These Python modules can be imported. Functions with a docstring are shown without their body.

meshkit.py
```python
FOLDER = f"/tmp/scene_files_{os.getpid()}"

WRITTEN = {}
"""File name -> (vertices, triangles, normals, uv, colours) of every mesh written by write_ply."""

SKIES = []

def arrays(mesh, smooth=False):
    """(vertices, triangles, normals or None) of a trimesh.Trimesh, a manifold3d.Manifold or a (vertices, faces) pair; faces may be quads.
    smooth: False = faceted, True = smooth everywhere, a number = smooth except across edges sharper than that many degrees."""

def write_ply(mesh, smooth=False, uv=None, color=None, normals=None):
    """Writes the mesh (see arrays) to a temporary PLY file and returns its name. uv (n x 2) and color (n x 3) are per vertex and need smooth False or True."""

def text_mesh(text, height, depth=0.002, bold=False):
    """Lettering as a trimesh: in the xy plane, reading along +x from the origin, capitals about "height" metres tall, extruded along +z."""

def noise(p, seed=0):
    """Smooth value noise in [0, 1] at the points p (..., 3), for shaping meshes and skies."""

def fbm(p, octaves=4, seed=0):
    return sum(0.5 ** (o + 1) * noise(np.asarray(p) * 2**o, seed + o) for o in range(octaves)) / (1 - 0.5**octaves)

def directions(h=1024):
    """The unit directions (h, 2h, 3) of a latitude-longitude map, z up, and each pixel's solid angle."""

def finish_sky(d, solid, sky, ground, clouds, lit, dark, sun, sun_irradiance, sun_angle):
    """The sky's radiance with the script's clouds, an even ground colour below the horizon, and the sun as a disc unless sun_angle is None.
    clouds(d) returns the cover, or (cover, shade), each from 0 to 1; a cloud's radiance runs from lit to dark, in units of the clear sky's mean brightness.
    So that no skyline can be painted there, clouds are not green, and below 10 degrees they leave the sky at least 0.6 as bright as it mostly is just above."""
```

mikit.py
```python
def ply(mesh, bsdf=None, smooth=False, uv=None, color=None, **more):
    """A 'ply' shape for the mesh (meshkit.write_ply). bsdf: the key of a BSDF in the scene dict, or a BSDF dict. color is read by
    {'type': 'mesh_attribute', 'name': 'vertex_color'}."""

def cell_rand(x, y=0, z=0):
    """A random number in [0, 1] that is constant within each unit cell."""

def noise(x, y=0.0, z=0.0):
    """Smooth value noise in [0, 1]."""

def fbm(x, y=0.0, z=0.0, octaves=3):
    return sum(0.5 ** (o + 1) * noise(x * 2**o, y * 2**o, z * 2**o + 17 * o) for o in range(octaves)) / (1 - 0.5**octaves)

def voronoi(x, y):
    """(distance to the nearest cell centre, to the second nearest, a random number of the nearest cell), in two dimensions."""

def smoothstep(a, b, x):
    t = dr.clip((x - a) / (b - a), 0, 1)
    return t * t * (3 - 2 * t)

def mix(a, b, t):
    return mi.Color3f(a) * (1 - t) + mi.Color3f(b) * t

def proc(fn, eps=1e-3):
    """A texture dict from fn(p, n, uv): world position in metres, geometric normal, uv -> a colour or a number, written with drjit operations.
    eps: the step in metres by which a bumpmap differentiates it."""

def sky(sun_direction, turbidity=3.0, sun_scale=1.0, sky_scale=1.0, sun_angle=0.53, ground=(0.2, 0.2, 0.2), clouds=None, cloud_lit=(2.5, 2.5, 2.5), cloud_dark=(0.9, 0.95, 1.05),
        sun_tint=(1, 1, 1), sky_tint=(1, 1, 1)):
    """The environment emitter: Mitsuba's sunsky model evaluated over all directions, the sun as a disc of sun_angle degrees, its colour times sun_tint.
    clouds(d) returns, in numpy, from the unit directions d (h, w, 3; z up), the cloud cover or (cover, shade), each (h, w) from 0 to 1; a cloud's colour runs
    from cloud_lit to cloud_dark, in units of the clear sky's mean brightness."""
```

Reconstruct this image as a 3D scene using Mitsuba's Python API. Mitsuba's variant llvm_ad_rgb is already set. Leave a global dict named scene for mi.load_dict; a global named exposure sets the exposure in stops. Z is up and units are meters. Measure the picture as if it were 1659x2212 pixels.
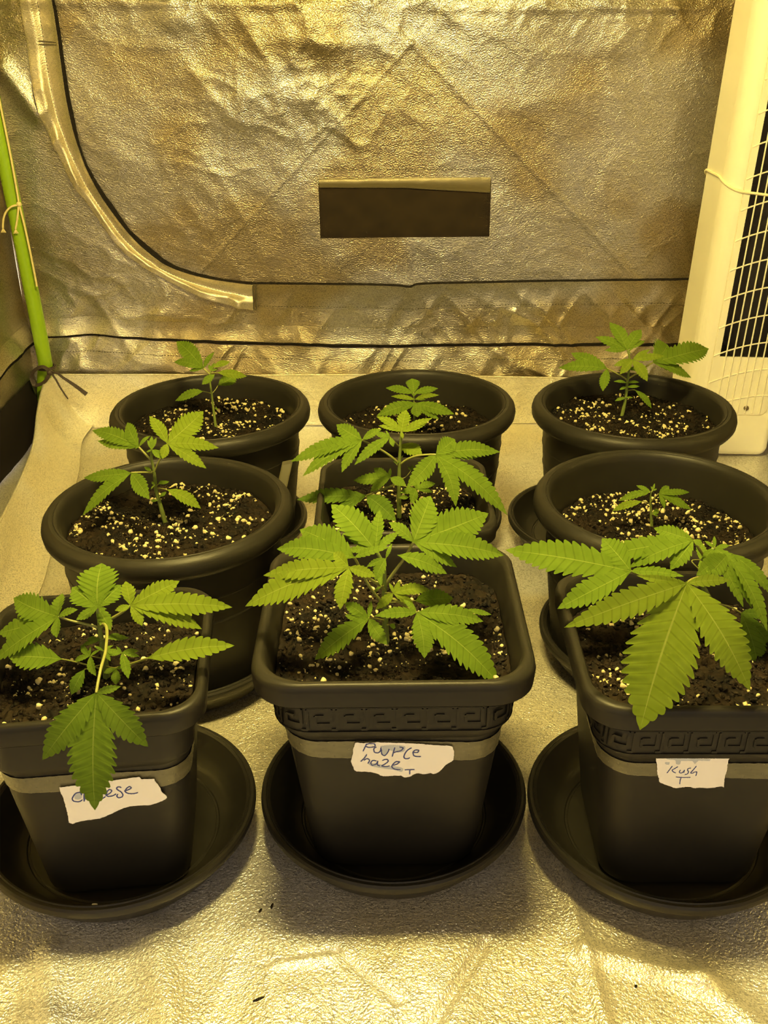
import math, random
import numpy as np, trimesh, drjit as dr, mitsuba as mi, mikit, meshkit
from mikit import ply, proc, noise, fbm, voronoi, smoothstep, mix
T = mi.ScalarTransform4f
rng = np.random.default_rng(7); random.seed(7)
scene, labels = {'type': 'scene'}, {}

# ---------------------------------------------------------------- camera, light, exposure
CAM_H, PITCH, ROLL, FOCAL = 0.6877, math.radians(27.1735), math.radians(-0.637), 2131.86
fw = np.array([0, math.cos(PITCH), -math.sin(PITCH)])
up0 = np.cross([1, 0, 0], fw)
right = np.array([1, 0, 0]) * math.cos(ROLL) + up0 * math.sin(ROLL)
upv = np.cross(right, fw)
scene['camera'] = {'type': 'perspective', 'fov_axis': 'x', 'fov': math.degrees(2 * math.atan(829.5 / FOCAL)),
    'near_clip': 0.01, 'far_clip': 50.0,
    'to_world': T().look_at(origin=[0, 0, CAM_H], target=[float(v) for v in np.array([0, 0, CAM_H]) + fw], up=[float(v) for v in upv])}
exposure = 0.0
LAMP = np.array([-0.02, 0.70, 1.05])              # horizontal tube lamp hanging over the middle of the pots
LAMP_RGB = [345.0, 268.0, 80.0]
ROOM_RGB = [1.34, 1.07, 0.76]                   # room light behind the open tent door, raised as even fill for the labels
scene['room_light'] = {'type': 'constant', 'radiance': {'type': 'rgb', 'value': ROOM_RGB}}

# ---------------------------------------------------------------- materials
def rgb(*c): return {'type': 'rgb', 'value': list(c)}
def mat(key, base, rough=0.5, metal=0.0, bump=None, scale=0.001, eps=1e-3, **kw):
    b = {'type': 'principled', 'base_color': base if isinstance(base, dict) else rgb(*base), 'roughness': rough, 'metallic': metal, **kw}
    if bump is not None:
        b = {'type': 'bumpmap', 'arbitrary': proc(bump, eps), 'scale': scale, 'bsdf': b}
    scene[key] = {'type': 'twosided', 'bsdf': b}
def grain(p, n, uv):
    return noise(p.x * 560, p.y * 560, p.z * 560) * 0.55 + noise(p.x * 1150, p.y * 1150, p.z * 1150) * 0.45
def speck(p):
    return noise(p.x * 850, p.y * 850, p.z * 850) * 0.6 + noise(p.x * 1500 + 7, p.y * 1500, p.z * 1500) * 0.4
def mylar_col(p, n, uv):
    f = fbm(p.x * 6, p.y * 6, p.z * 6, 3)
    return mix((0.45, 0.37, 0.22), (0.58, 0.55, 0.47), smoothstep(0.36, 0.60, f)) * (0.50 + 0.50 * smoothstep(0.25, 0.62, speck(p)))  # gold mottling paints the repeated reflections between the walls into the colour
def floor_col(p, n, uv):
    f = fbm(p.x * 6, p.y * 6, p.z * 6, 3)
    return mix((0.90, 0.83, 0.64), (0.97, 0.95, 0.90), smoothstep(0.36, 0.62, f)) * (0.62 + 0.38 * smoothstep(0.25, 0.62, speck(p)))  # same reflection mottling put into a paler floor colour
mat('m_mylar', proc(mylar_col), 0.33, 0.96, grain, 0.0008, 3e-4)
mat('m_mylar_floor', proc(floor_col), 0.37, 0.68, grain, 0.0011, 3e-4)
mat('m_mylar_trim', proc(mylar_col), 0.36, 0.92, grain, 0.0005, 3e-4)
mat('m_matte_black', (0.012, 0.010, 0.010), 0.8, specular=0.1)  # black of the linings, the painted shadow gaps and the added ground
def flap_col(p, n, uv): return mix((0.56, 0.48, 0.33), (0.66, 0.60, 0.46), fbm(p.x * 30, p.y * 30, p.z * 30, 3)) * (0.72 + 0.28 * smoothstep(0.25, 0.62, speck(p)))
mat('m_flap', proc(flap_col), 0.42, 0.80, grain, 0.0004, 3e-4)
mat('m_thread', (0.06, 0.05, 0.03), 0.8)
def mesh_col(p, n, uv):
    f = fbm(p.x * 40, p.y * 40, p.z * 40, 2)
    return mix((0.012, 0.008, 0.005), (0.026, 0.017, 0.009), f)
mat('m_vent_mesh', proc(mesh_col), 0.7, specular=0.12)
mat('m_vent_fold', (0.15, 0.125, 0.065), 0.4, 0.3)
def pot_col(p, n, uv):
    f = fbm(p.x * 25, p.y * 25, p.z * 25, 3)
    return mix((0.0115, 0.0105, 0.008), (0.018, 0.016, 0.012), f)
def fine(p, n, uv): return noise(p.x * 1500, p.y * 1500, p.z * 1500)
mat('m_pot', proc(pot_col), 0.46, 0.0, fine, 0.00006, 3e-4, specular=0.22)
mat('m_saucer', proc(pot_col), 0.42, 0.0, fine, 0.00005, 3e-4, specular=0.26)
def soil_col(p, n, uv):
    f = fbm(p.x * 220, p.y * 220, p.z * 220, 3)
    g = fbm(p.x * 45, p.y * 45, p.z * 45, 2)
    return mix((0.002, 0.0015, 0.001), (0.014, 0.0085, 0.004), smoothstep(0.3, 0.75, f * 0.6 + g * 0.4))
mat('m_soil', proc(soil_col), 0.8, specular=0.12)
mat('m_crumb', proc(soil_col), 0.75, specular=0.15)
def perl_col(p, n, uv): return mix((0.52, 0.43, 0.17), (0.78, 0.69, 0.40), fbm(p.x * 300, p.y * 300, p.z * 300, 2))
mat('m_perlite', proc(perl_col), 0.7)
def leafcol(a, b, vein):
    def f(p, n, uv):
        d = dr.abs(uv.y)
        m = 1 - smoothstep(0.008, 0.045, d)
        fr = uv.x - dr.floor(uv.x)
        l = 1 - smoothstep(0.0, 0.16, dr.minimum(fr, 1 - fr))
        g = fbm(p.x * 130, p.y * 130, p.z * 130, 2)
        return mix(mix(a, b, g) * (1 - 0.22 * l), vein, m * 0.85)
    return f
def leaf(key, a, b, vein):
    scene[key] = {'type': 'principledthin', 'base_color': proc(leafcol(a, b, vein)), 'roughness': 0.5, 'diff_trans': 0.55, 'spec_trans': 0.0}
leaf('m_leaf', (0.110, 0.182, 0.018), (0.152, 0.235, 0.028), (0.24, 0.31, 0.06))
leaf('m_leaf_shaded', (0.082, 0.146, 0.018), (0.115, 0.187, 0.026), (0.19, 0.26, 0.06))
leaf('m_leaf_pale', (0.150, 0.212, 0.018), (0.19, 0.26, 0.03), (0.28, 0.335, 0.07))
mat('m_stem', (0.17, 0.22, 0.045), 0.45)
mat('m_petiole', (0.24, 0.25, 0.06), 0.45)
mat('m_plastic', (0.86, 0.82, 0.66), 0.34, specular=0.5)
mat('m_dark_inside', (0.012, 0.010, 0.012), 0.6)
mat('m_pole', (0.25, 0.42, 0.015), 0.3)
mat('m_cord', (0.72, 0.62, 0.30), 0.8)
mat('m_cord_white', (0.88, 0.82, 0.55), 0.8)
mat('m_strap', (0.035, 0.024, 0.022), 0.6)
mat('m_paper', (0.90, 0.86, 0.78), 0.8)
mat('m_ink', (0.045, 0.06, 0.22), 0.6)
mat('m_smudge', (0.50, 0.53, 0.56), 0.8)
def tape_col(p, n, uv): return mix((0.085, 0.078, 0.038), (0.15, 0.135, 0.07), fbm(p.x * 60, p.y * 60, p.z * 160, 3))
mat('m_tape', proc(tape_col), 0.34, specular=0.5)
mat('m_tag', (0.16, 0.15, 0.10), 0.2, specular=0.7)
mat('m_tag_print', (0.50, 0.48, 0.40), 0.6)
mat('m_screw', (0.20, 0.16, 0.10), 0.4, 0.8)
mat('m_hood', (0.80, 0.80, 0.78), 0.4, 0.6)
mat('m_bulb', (0.9, 0.9, 0.9), 0.3)

# ---------------------------------------------------------------- helpers
def tag(key, label, category=None, group=None, kind=None):
    d = {'label': label}
    if category: d['category'] = category
    if group: d['group'] = group
    if kind: d['kind'] = kind
    labels[key] = d
def add(key, mesh, m, smooth=False, **kw):
    k, i = key, 0
    while k in scene:
        i += 1; k = f'{key}_{i:03d}'
    scene[k] = ply(mesh, m, smooth, **kw)
    return k
def grid_faces(nu, nv, closed_u=False):
    i, j = np.meshgrid(np.arange(nu - (0 if closed_u else 1)), np.arange(nv - 1), indexing='ij')
    i2 = (i + 1) % nu
    a, b, c, d = i * nv + j, i2 * nv + j, i2 * nv + j + 1, i * nv + j + 1
    return np.stack([a, b, c, d], -1).reshape(-1, 4)
def quads(v, f):
    f = np.asarray(f)
    return trimesh.Trimesh(np.asarray(v, float), np.vstack([f[:, [0, 1, 2]], f[:, [0, 2, 3]]]), process=False)
def sheet(P, thick=0.0):
    """P (nu, nv, 3) -> mesh; with thickness a closed slab (offset along the normal)."""
    nu, nv = P.shape[:2]
    f = grid_faces(nu, nv)
    if not thick: return quads(P.reshape(-1, 3), f)
    n = np.cross(np.gradient(P, axis=0), np.gradient(P, axis=1)); n /= np.linalg.norm(n, axis=2, keepdims=True) + 1e-12
    Q = P - n * thick
    v = np.vstack([P.reshape(-1, 3), Q.reshape(-1, 3)]); o = nu * nv
    idx = np.arange(o).reshape(nu, nv)
    loop = np.concatenate([idx[:, 0], idx[-1, 1:], idx[-2::-1, -1], idx[0, -2:0:-1]])
    nx = np.roll(loop, -1)
    return quads(v, np.vstack([f, f[:, ::-1] + o, np.stack([loop, loop + o, nx + o, nx], -1)]))
def lathe(profile, n=120, center=(0, 0, 0)):
    pr = np.asarray(profile, float); a = np.arange(n) * 2 * np.pi / n
    v = np.stack([np.outer(np.cos(a), pr[:, 0]), np.outer(np.sin(a), pr[:, 0]), np.tile(pr[:, 1], (n, 1))], -1)
    m = quads((v + np.array(center)).reshape(-1, 3), grid_faces(n, len(pr), True))
    return m
def resample(pts, n):
    pts = np.asarray(pts, float)
    if len(pts) == 2: return pts[0] + (pts[1] - pts[0]) * np.linspace(0, 1, n)[:, None]
    t = np.concatenate([[0], np.cumsum(np.linalg.norm(np.diff(pts, axis=0), axis=1) + 1e-9)])
    from scipy.interpolate import PchipInterpolator
    return PchipInterpolator(t, pts, axis=0)(np.linspace(0, t[-1], n))
def tube(pts, r, sides=8, cap=True):
    p = np.asarray(pts, float); r = np.broadcast_to(r, (len(p),))
    t = np.gradient(p, axis=0); t /= np.linalg.norm(t, axis=1, keepdims=True) + 1e-12
    ref = np.array([0.31, 0.17, 0.94]) if abs(t.mean(0)[2]) < 0.8 else np.array([0.9, 0.3, 0.1])
    a = np.cross(t, ref); a /= np.linalg.norm(a, axis=1, keepdims=True) + 1e-12
    b = np.cross(t, a); ang = np.arange(sides) * 2 * np.pi / sides
    v = p[:, None] + r[:, None, None] * (np.cos(ang)[None, :, None] * a[:, None] + np.sin(ang)[None, :, None] * b[:, None])
    V = v.transpose(1, 0, 2).reshape(-1, 3); n = len(p)
    f = grid_faces(sides, n, True); F = np.vstack([f[:, [0, 1, 2]], f[:, [0, 2, 3]]])
    if cap:
        k = len(V); V = np.vstack([V, p[0], p[-1]])
        i = np.arange(sides); j = (i + 1) % sides
        F = np.vstack([F, np.stack([i * n, np.full(sides, k), j * n], -1), np.stack([j * n + n - 1, np.full(sides, k + 1), i * n + n - 1], -1)])
    return trimesh.Trimesh(V, F[:, ::-1], process=False)
def box(x0, x1, y0, y1, z0, z1):
    m = trimesh.creation.box((x1 - x0, y1 - y0, z1 - z0)); m.apply_translation(((x0 + x1) / 2, (y0 + y1) / 2, (z0 + z1) / 2)); return m
cat = trimesh.util.concatenate
def N3(x, y, z=0.0, f=1.0, seed=0, o=3):
    return meshkit.fbm(np.stack([x * f, y * f, np.broadcast_to(z, np.shape(x)) * f + 0.37], -1), o, seed)
def ridge(x, y, f, seed, o=2, sharp=2.5):
    return (1 - np.abs(2 * N3(x, y, 0, f, seed, o) - 1)) ** (sharp * 2)
def sstep(a, b, x):
    t = np.clip((x - a) / (b - a), 0, 1); return t * t * (3 - 2 * t)
def seg_dist(x, y, p, q):
    p, q = np.array(p, float), np.array(q, float); d = q - p; L = np.hypot(*d)
    s = ((x - p[0]) * d[0] + (y - p[1]) * d[1]) / L ** 2
    sc = np.clip(s, 0, 1)
    return np.hypot(x - p[0] - sc * d[0], y - p[1] - sc * d[1]), ((x - p[0]) * d[1] - (y - p[1]) * d[0]) / L, s
# ---------------------------------------------------------------- the tent
YB, XL, XR, YF, ZT = 1.743, -0.640, 0.700, -0.15, 1.75
def S(key): labels[key] = {**labels.get(key, {}), 'kind': 'structure'}
def mm(l): return np.array(l, float) / 1000.0
apex, bl, br = (0.053, 0.634), (-0.330, 0.262), (0.470, 0.235)
def wall_d(x, z):
    """displacement of the back wall's cloth towards the room (metres)"""
    G = lambda cx, cz, sx, sz: np.exp(-((x - cx) / sx) ** 2 - ((z - cz) / sz) ** 2)
    m = 0.30 + 0.9 * G(-0.12, 0.56, 0.16, 0.10) + 0.5 * G(-0.45, 0.24, 0.16, 0.10) + 0.4 * G(0.30, 0.66, 0.2, 0.06) + 0.5 * sstep(0.62, 0.70, z) + 0.35 * G(-0.30, 0.47, 0.07, 0.10)
    d = 0.014 * (N3(x, z, 0, 4.2, 3) - 0.5) + 0.0030 * (N3(x, z, 0, 13, 5) - 0.5)
    d = d + m * (0.0042 * ridge(x + 0.55 * z, 0.5 * z - 0.25 * x, 11, 11) + 0.0026 * ridge(0.6 * x - 0.5 * z, z + 0.6 * x, 17, 12) + 0.0011 * ridge(x, z, 46, 13, 2, 2)) + 0.0012 * (N3(x, z, 0, 42, 14) - 0.5) * m
    l1, s1, _ = seg_dist(x, z, apex, bl); l2, s2, _ = seg_dist(x, z, apex, br)
    inside = sstep(-0.004, 0.004, s1) * sstep(-0.004, 0.004, -s2)
    tri = inside * np.clip((apex[1] - z), 0, 0.4)
    d = d - 0.105 * np.minimum(tri, 0.385) - 0.0020 * inside
    d = d + 0.0008 * np.exp(-(l1 / 0.004) ** 2) + 0.0014 * np.exp(-(l2 / 0.004) ** 2)
    lt, _, _ = seg_dist(x, z, apex, (0.053, 0.8)); d = d + 0.0008 * np.exp(-(lt / 0.003) ** 2)
    # the cloth billows and creases at the top, over the vent
    for xa, xb, zc, sl, h, w in ((-0.38, -0.02, 0.676, -0.04, 0.0075, 0.020), (-0.24, 0.05, 0.640, -0.03, 0.0055, 0.016), (-0.62, 0.0, 0.700, -0.02, 0.0030, 0.008), (0.05, 0.55, 0.683, -0.01, 0.0030, 0.006), (-0.45, -0.28, 0.630, 0.03, 0.0020, 0.008)):
        brk = 0.35 + 1.3 * np.clip(N3(x, z, 0, 9, int(abs(xa * 100)) + 30, 2) - 0.25, 0, 1)
        d = d + h * brk * sstep(xa, xa + 0.08, x) * sstep(xb, xb - 0.08, x) * np.exp(-((z - zc - sl * (x - xa) - 0.006 * (N3(x, 0 * x, 0, 14, 37) - 0.5)) / w) ** 2)
    g = np.exp(-((x + 0.10) / 0.10) ** 2 - ((z - 0.62) / 0.04) ** 2) + np.exp(-((x + 0.04) / 0.06) ** 2 - ((z - 0.565) / 0.03) ** 2)
    d = d + 0.006 * g * (N3(x, z, 0, 22, 33) - 0.3)
    tr = np.exp(-((x - 0.42) / 0.12) ** 2 - ((z - 0.655) / 0.035) ** 2)
    d = d + 0.006 * tr * ridge(x - 0.4 * z, z, 9, 35)
    lf, _, _ = seg_dist(x, z, (-0.605, 0.605), (-0.560, 0.535)); d = d + 0.008 * np.exp(-(lf / 0.014) ** 2)
    # gathers of the skirt at the bottom
    low = sstep(0.255, 0.20, z)
    d = d + low * (0.010 * (N3(x * 1.0, z * 0.35, 0, 17, 21) - 0.5) + 0.0065 * ridge(x + 0.8 * z, z * 0.45, 16, 22) * sstep(0.0, 0.3, x) + 0.0035 * ridge(x - 0.6 * z, z * 0.5, 20, 23))
    bl_ = sstep(0.30, 0.18, z) * sstep(-0.25, -0.40, x)
    d = d + bl_ * 0.004 * ridge(x - 0.9 * z, z + 0.4 * x, 11, 24)
    # below the low seam the skirt slopes out towards the floor
    zs = np.interp(x, [-0.613, -0.441, -0.224, -0.072, 0.021, 0.147, 0.553], [0.163, 0.159, 0.146, 0.140, 0.138, 0.140, 0.136])
    d = d + 0.25 * np.clip(zs - z, 0, 0.06)
    return d
vx0, vx1, vz0, vz1 = -0.105, 0.188, 0.329, 0.424
def wpt(x, z, off=0.0): return np.stack([x, YB - wall_d(x, z) - off, z], -1)
gx = np.unique(np.round(np.concatenate([np.arange(XL, XR + 1e-6, 0.003), [vx0, vx1]]), 5))
gz = np.unique(np.round(np.concatenate([np.arange(0.0, 0.76, 0.003), np.arange(0.76, ZT + 0.01, 0.03), [vz0, vz1]]), 5))
X, Z_ = np.meshgrid(gx, gz, indexing='ij')
Pw = wpt(X, Z_)
f = grid_faces(len(gx), len(gz))
cxz = Pw.reshape(-1, 3)[f].mean(1)
hole = (cxz[:, 0] > vx0) & (cxz[:, 0] < vx1) & (cxz[:, 2] > vz0) & (cxz[:, 2] < vz1)
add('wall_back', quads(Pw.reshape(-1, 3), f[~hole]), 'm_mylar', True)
tag('wall_back', 'creased silver reflective back wall of the grow tent', kind='structure')
# vent window: dark mesh behind the cut opening, its rolled fold showing along the top
U, V = np.meshgrid(np.linspace(vx0 - 0.012, vx1 + 0.012, 60), np.linspace(vz0 - 0.012, vz1 + 0.012, 30), indexing='ij')
Pv = np.stack([U, YB + 0.006 + 0.004 * (N3(U, V, 0, 14, 41) - 0.5) - wall_d(U, V), V], -1)
add('wall_back__vent_window', sheet(Pv), 'm_vent_mesh', True); tag('wall_back__vent_window', 'dark mesh vent window')
U, V = np.meshgrid(np.linspace(vx0 + 0.001, vx1 - 0.001, 60), np.linspace(0, 1, 12), indexing='ij')
zb = np.interp(U, [vx0, 0.04, vx1], [0.4125, 0.4105, 0.4015]); zz = zb + (vz1 + 0.004 - zb) * V
Pf = np.stack([U, YB - 0.0005 - wall_d(U, zz) - 0.0045 * np.sin(np.pi * np.clip(V * 0.9, 0, 1)) ** 0.6 + 0.003, zz], -1)
add('wall_back__vent_fold', sheet(Pf), 'm_vent_fold', True); tag('wall_back__vent_fold', 'olive rolled edge of the vent cover')
a = np.linspace(0, 2 * np.pi, 40)
# curved zip flap
FI = resample(mm([(-505,760),(-505,738),(-507,700),(-507,655),(-508,615),(-508,573),(-505,524),(-495,466),(-477,414),(-458,379),(-435,344),(-403,308),(-369,283),(-330,269),(-282,258),(-227,251)]), 170)
FO = resample(mm([(-552,760),(-553,739),(-557,701),(-557,655),(-558,615),(-557,574),(-550,525),(-534,474),(-515,422),(-499,395),(-477,356),(-447,312),(-403,276),(-349,245),(-293,222),(-230,205)]), 170)
s = np.linspace(0, 1, 14)
PF = FO[:, None] * (1 - s[None, :, None]) + FI[:, None] * s[None, :, None]
tt = np.linspace(0, 1, 170)[:, None]
pleat = ridge(tt * 0.9 + 0.02 * s[None], 0.0 * tt + 0.05 * s[None], 19, 51, 1, 0.8) * sstep(0.52, 0.30, s[None])
off = 0.0042 + 0.003 * s[None] ** 3 + 0.0035 * s[None] ** 8 + 0.0130 * pleat * (0.4 + N3(tt * 3, 0 * tt, 0, 3, 52)) - 0.0008 * np.exp(-((s[None] - 0.5) / 0.05) ** 2)
Pz = wpt(PF[..., 0], PF[..., 1], 0.0) - np.stack([0 * off, off, 0 * off], -1)
add('wall_back__zip_flap', sheet(Pz, 0.0008), 'm_flap', True); tag('wall_back__zip_flap', 'curved silver flap covering the zip')
def edge_strip(line, dx, dz, off0, off1, n=200):
    L = resample(line, n); P = np.stack([wpt(L[:, 0], L[:, 1], off0), wpt(L[:, 0] + dx, L[:, 1] + dz, off1)], 1)
    return sheet(P)
L = FI; nrm = np.gradient(L, axis=0); nrm = np.stack([-nrm[:, 1], nrm[:, 0]], -1); nrm /= np.linalg.norm(nrm, axis=1, keepdims=True)
wv = (0.0012 + 0.0045 * np.clip(N3(tt[:, 0], 0 * tt[:, 0], 0, 7, 55, 2) - 0.36, 0, 1) * 3)[:, None]
Lb = L + nrm * wv * (1 if (nrm[40, 0] > 0) else -1)
P1 = wpt(L[:, 0], L[:, 1], 0.0088); P2 = wpt(Lb[:, 0], Lb[:, 1], 0.0012)
add('wall_back__zip_flap__shadow_binding', sheet(np.stack([P1, P2], 1)), 'm_matte_black', True)  # black edge cloth doubling as a painted shadow line under the flap
tag('wall_back__zip_flap__shadow_binding', 'black lining and painted shadow gap along the flap edge')
# straight flap along the bottom of the door panel
TOP = resample(mm([(-227,251),(-102,249),(30,245),(50,242.5),(62,247),(145,249),(309,251),(456,251),(680,252)]), 260)
P = np.stack([wpt(TOP[:, 0], TOP[:, 1] - q * 0.043, 0.0018 + 0.0045 * (1 - q) ** 2) for q in np.linspace(0, 1, 10)], 1)
add('wall_back__door_flap', sheet(P), 'm_mylar_trim', True); tag('wall_back__door_flap', 'straight silver flap below the door panel')
P1 = wpt(TOP[:, 0], TOP[:, 1], 0.0066); P2 = wpt(TOP[:, 0], TOP[:, 1] + 0.0026, 0.0008)  # black strip is lining and the painted shade behind the straight flap
add('wall_back__door_flap__shadow_binding', sheet(np.stack([P1, P2], 1)), 'm_matte_black', True); tag('wall_back__door_flap__shadow_binding', 'black lining and painted shadow gap along the flap edge')
# corner stitch box between the two flaps
cb = [wpt(np.array([q[0]]), np.array([q[1]]), 0.009)[0] for q in [(-0.2275, 0.2515), (-0.2285, 0.206), (-0.2245, 0.206), (-0.2225, 0.2495)]]
add('wall_back__zip_stop', tube(resample(cb + [cb[0]], 60), 0.0010, 6), 'm_thread', True); tag('wall_back__zip_stop', 'dark stitched box where the zip ends')
cb = [wpt(np.array([q[0]]), np.array([q[1]]), 0.008)[0] for q in [(-0.509, 0.640), (-0.535, 0.643), (-0.547, 0.642), (-0.5475, 0.637), (-0.535, 0.638), (-0.511, 0.637)]]
add('wall_back__zip_stop', tube(np.array(cb), 0.0008, 6), 'm_thread', True)
# overhanging cloth edge above the skirt
SE = resample(mm([(-640,164),(-613,163),(-525,165),(-441,159),(-341,153),(-224,146),(-140,144),(-72,140),(21,138),(147,140),(316,140),(486,138),(700,135)]), 300)
SE[:, 1] += 0.0035 * (N3(SE[:, 0], 0 * SE[:, 0], 0, 11, 61) - 0.5)
P = np.stack([wpt(SE[:, 0], SE[:, 1] + q, o) for q, o in ((0.030, 0.0004), (0.020, 0.001), (0.012, 0.0022), (0.006, 0.0040), (0.0, 0.0052))], 1)
add('wall_back__skirt_edge', sheet(P), 'm_mylar', True); tag('wall_back__skirt_edge', 'overhanging silver cloth edge above the skirt')
hang = 0.0035 + 0.0045 * np.clip(N3(SE[:, 0], 0 * SE[:, 0], 0, 9, 63), 0, 1) * sstep(-0.64, -0.2, SE[:, 0])
P = np.stack([wpt(SE[:, 0], SE[:, 1], 0.0052), wpt(SE[:, 0], SE[:, 1] - hang, 0.0036), wpt(SE[:, 0], SE[:, 1] - hang * 0.6, 0.001)], 1)  # wavy black strip, lining plus the painted shade under the overhang
add('wall_back__skirt_edge__lining', sheet(P), 'm_matte_black', True); tag('wall_back__skirt_edge__lining', 'black lining and painted shadow gap under the cloth edge')
# stitching rows
def stitches(line, off, pitch=0.0052, ln=0.0028, r=0.00042):
    out, L = [], resample(line, 600); d = np.concatenate([[0], np.cumsum(np.hypot(*np.diff(L, axis=0).T))])
    for q in np.arange(0, d[-1] - ln, pitch):
        a_, b_ = [np.array([np.interp(w_, d, L[:, 0]), np.interp(w_, d, L[:, 1])]) for w_ in (q, q + ln)]
        pa, pb = wpt(a_[0:1], a_[1:2], off)[0], wpt(b_[0:1], b_[1:2], off)[0]
        out.append(tube(np.array([pa, pb]), r, 4, False))
    return out
st = stitches(SE[::20] - [0, 0.030], 0.0006) + stitches(TOP[::20] - [0, 0.040], 0.0024) + stitches((FI * 0.52 + FO * 0.48)[::8], 0.0045)
st += stitches([(vx0 - 0.004, vz1 + 0.018), (vx1 + 0.02, vz1 + 0.016)], 0.0006) + stitches([(vx1 + 0.006, vz1 + 0.014), (vx1 + 0.006, vz1 - 0.004)], 0.0006) + stitches([(vx1 + 0.022, vz1 + 0.014), (vx1 + 0.022, vz1 - 0.03)], 0.0006) + stitches([(vx0 - 0.006, vz1 + 0.006), (vx0 - 0.018, vz1 + 0.006), (vx0 - 0.027, vz1 + 0.02)], 0.0006, 0.0036)
add('wall_back__stitching', cat(st), 'm_thread'); tag('wall_back__stitching', 'rows of dark stitches', kind='stuff')

# left wall with its own skirt edge
gy = np.arange(YF, YB + 0.001, 0.006); gz2 = np.concatenate([np.arange(0.0, 0.76, 0.006), np.arange(0.78, ZT + 0.01, 0.05)])
Y, Z2 = np.meshgrid(gy, gz2, indexing='ij')
def wl_d(y, z): return 0.010 * (N3(y, z, 0, 5, 71) - 0.5) + 0.004 * ridge(y + 0.5 * z, z, 9, 72) + 0.05 * np.clip(0.16 - z, 0, 0.1)
add('wall_left', sheet(np.stack([XL + wl_d(Y, Z2), Y, Z2], -1)[::-1]), 'm_mylar', True); tag('wall_left', 'creased silver reflective left wall of the grow tent', kind='structure')
yl = np.linspace(1.0, YB - 0.012, 160); zl = 0.155 + 0.002 * np.sin(yl * 20)
P = np.stack([np.stack([XL + wl_d(yl, zl + q) + o, yl, zl + q], -1) for q, o in ((0.03, 0.0004), (0.012, 0.006), (0.0, 0.012))], 1)
add('wall_left__skirt_edge', sheet(P), 'm_mylar', True)
P = np.stack([np.stack([XL + wl_d(yl, zl + q) + o, yl, zl + q], -1) for q, o in ((0.0, 0.012), (-0.007, 0.009), (-0.003, 0.001))], 1)  # dark lining strip that also paints the shade below this edge
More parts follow.
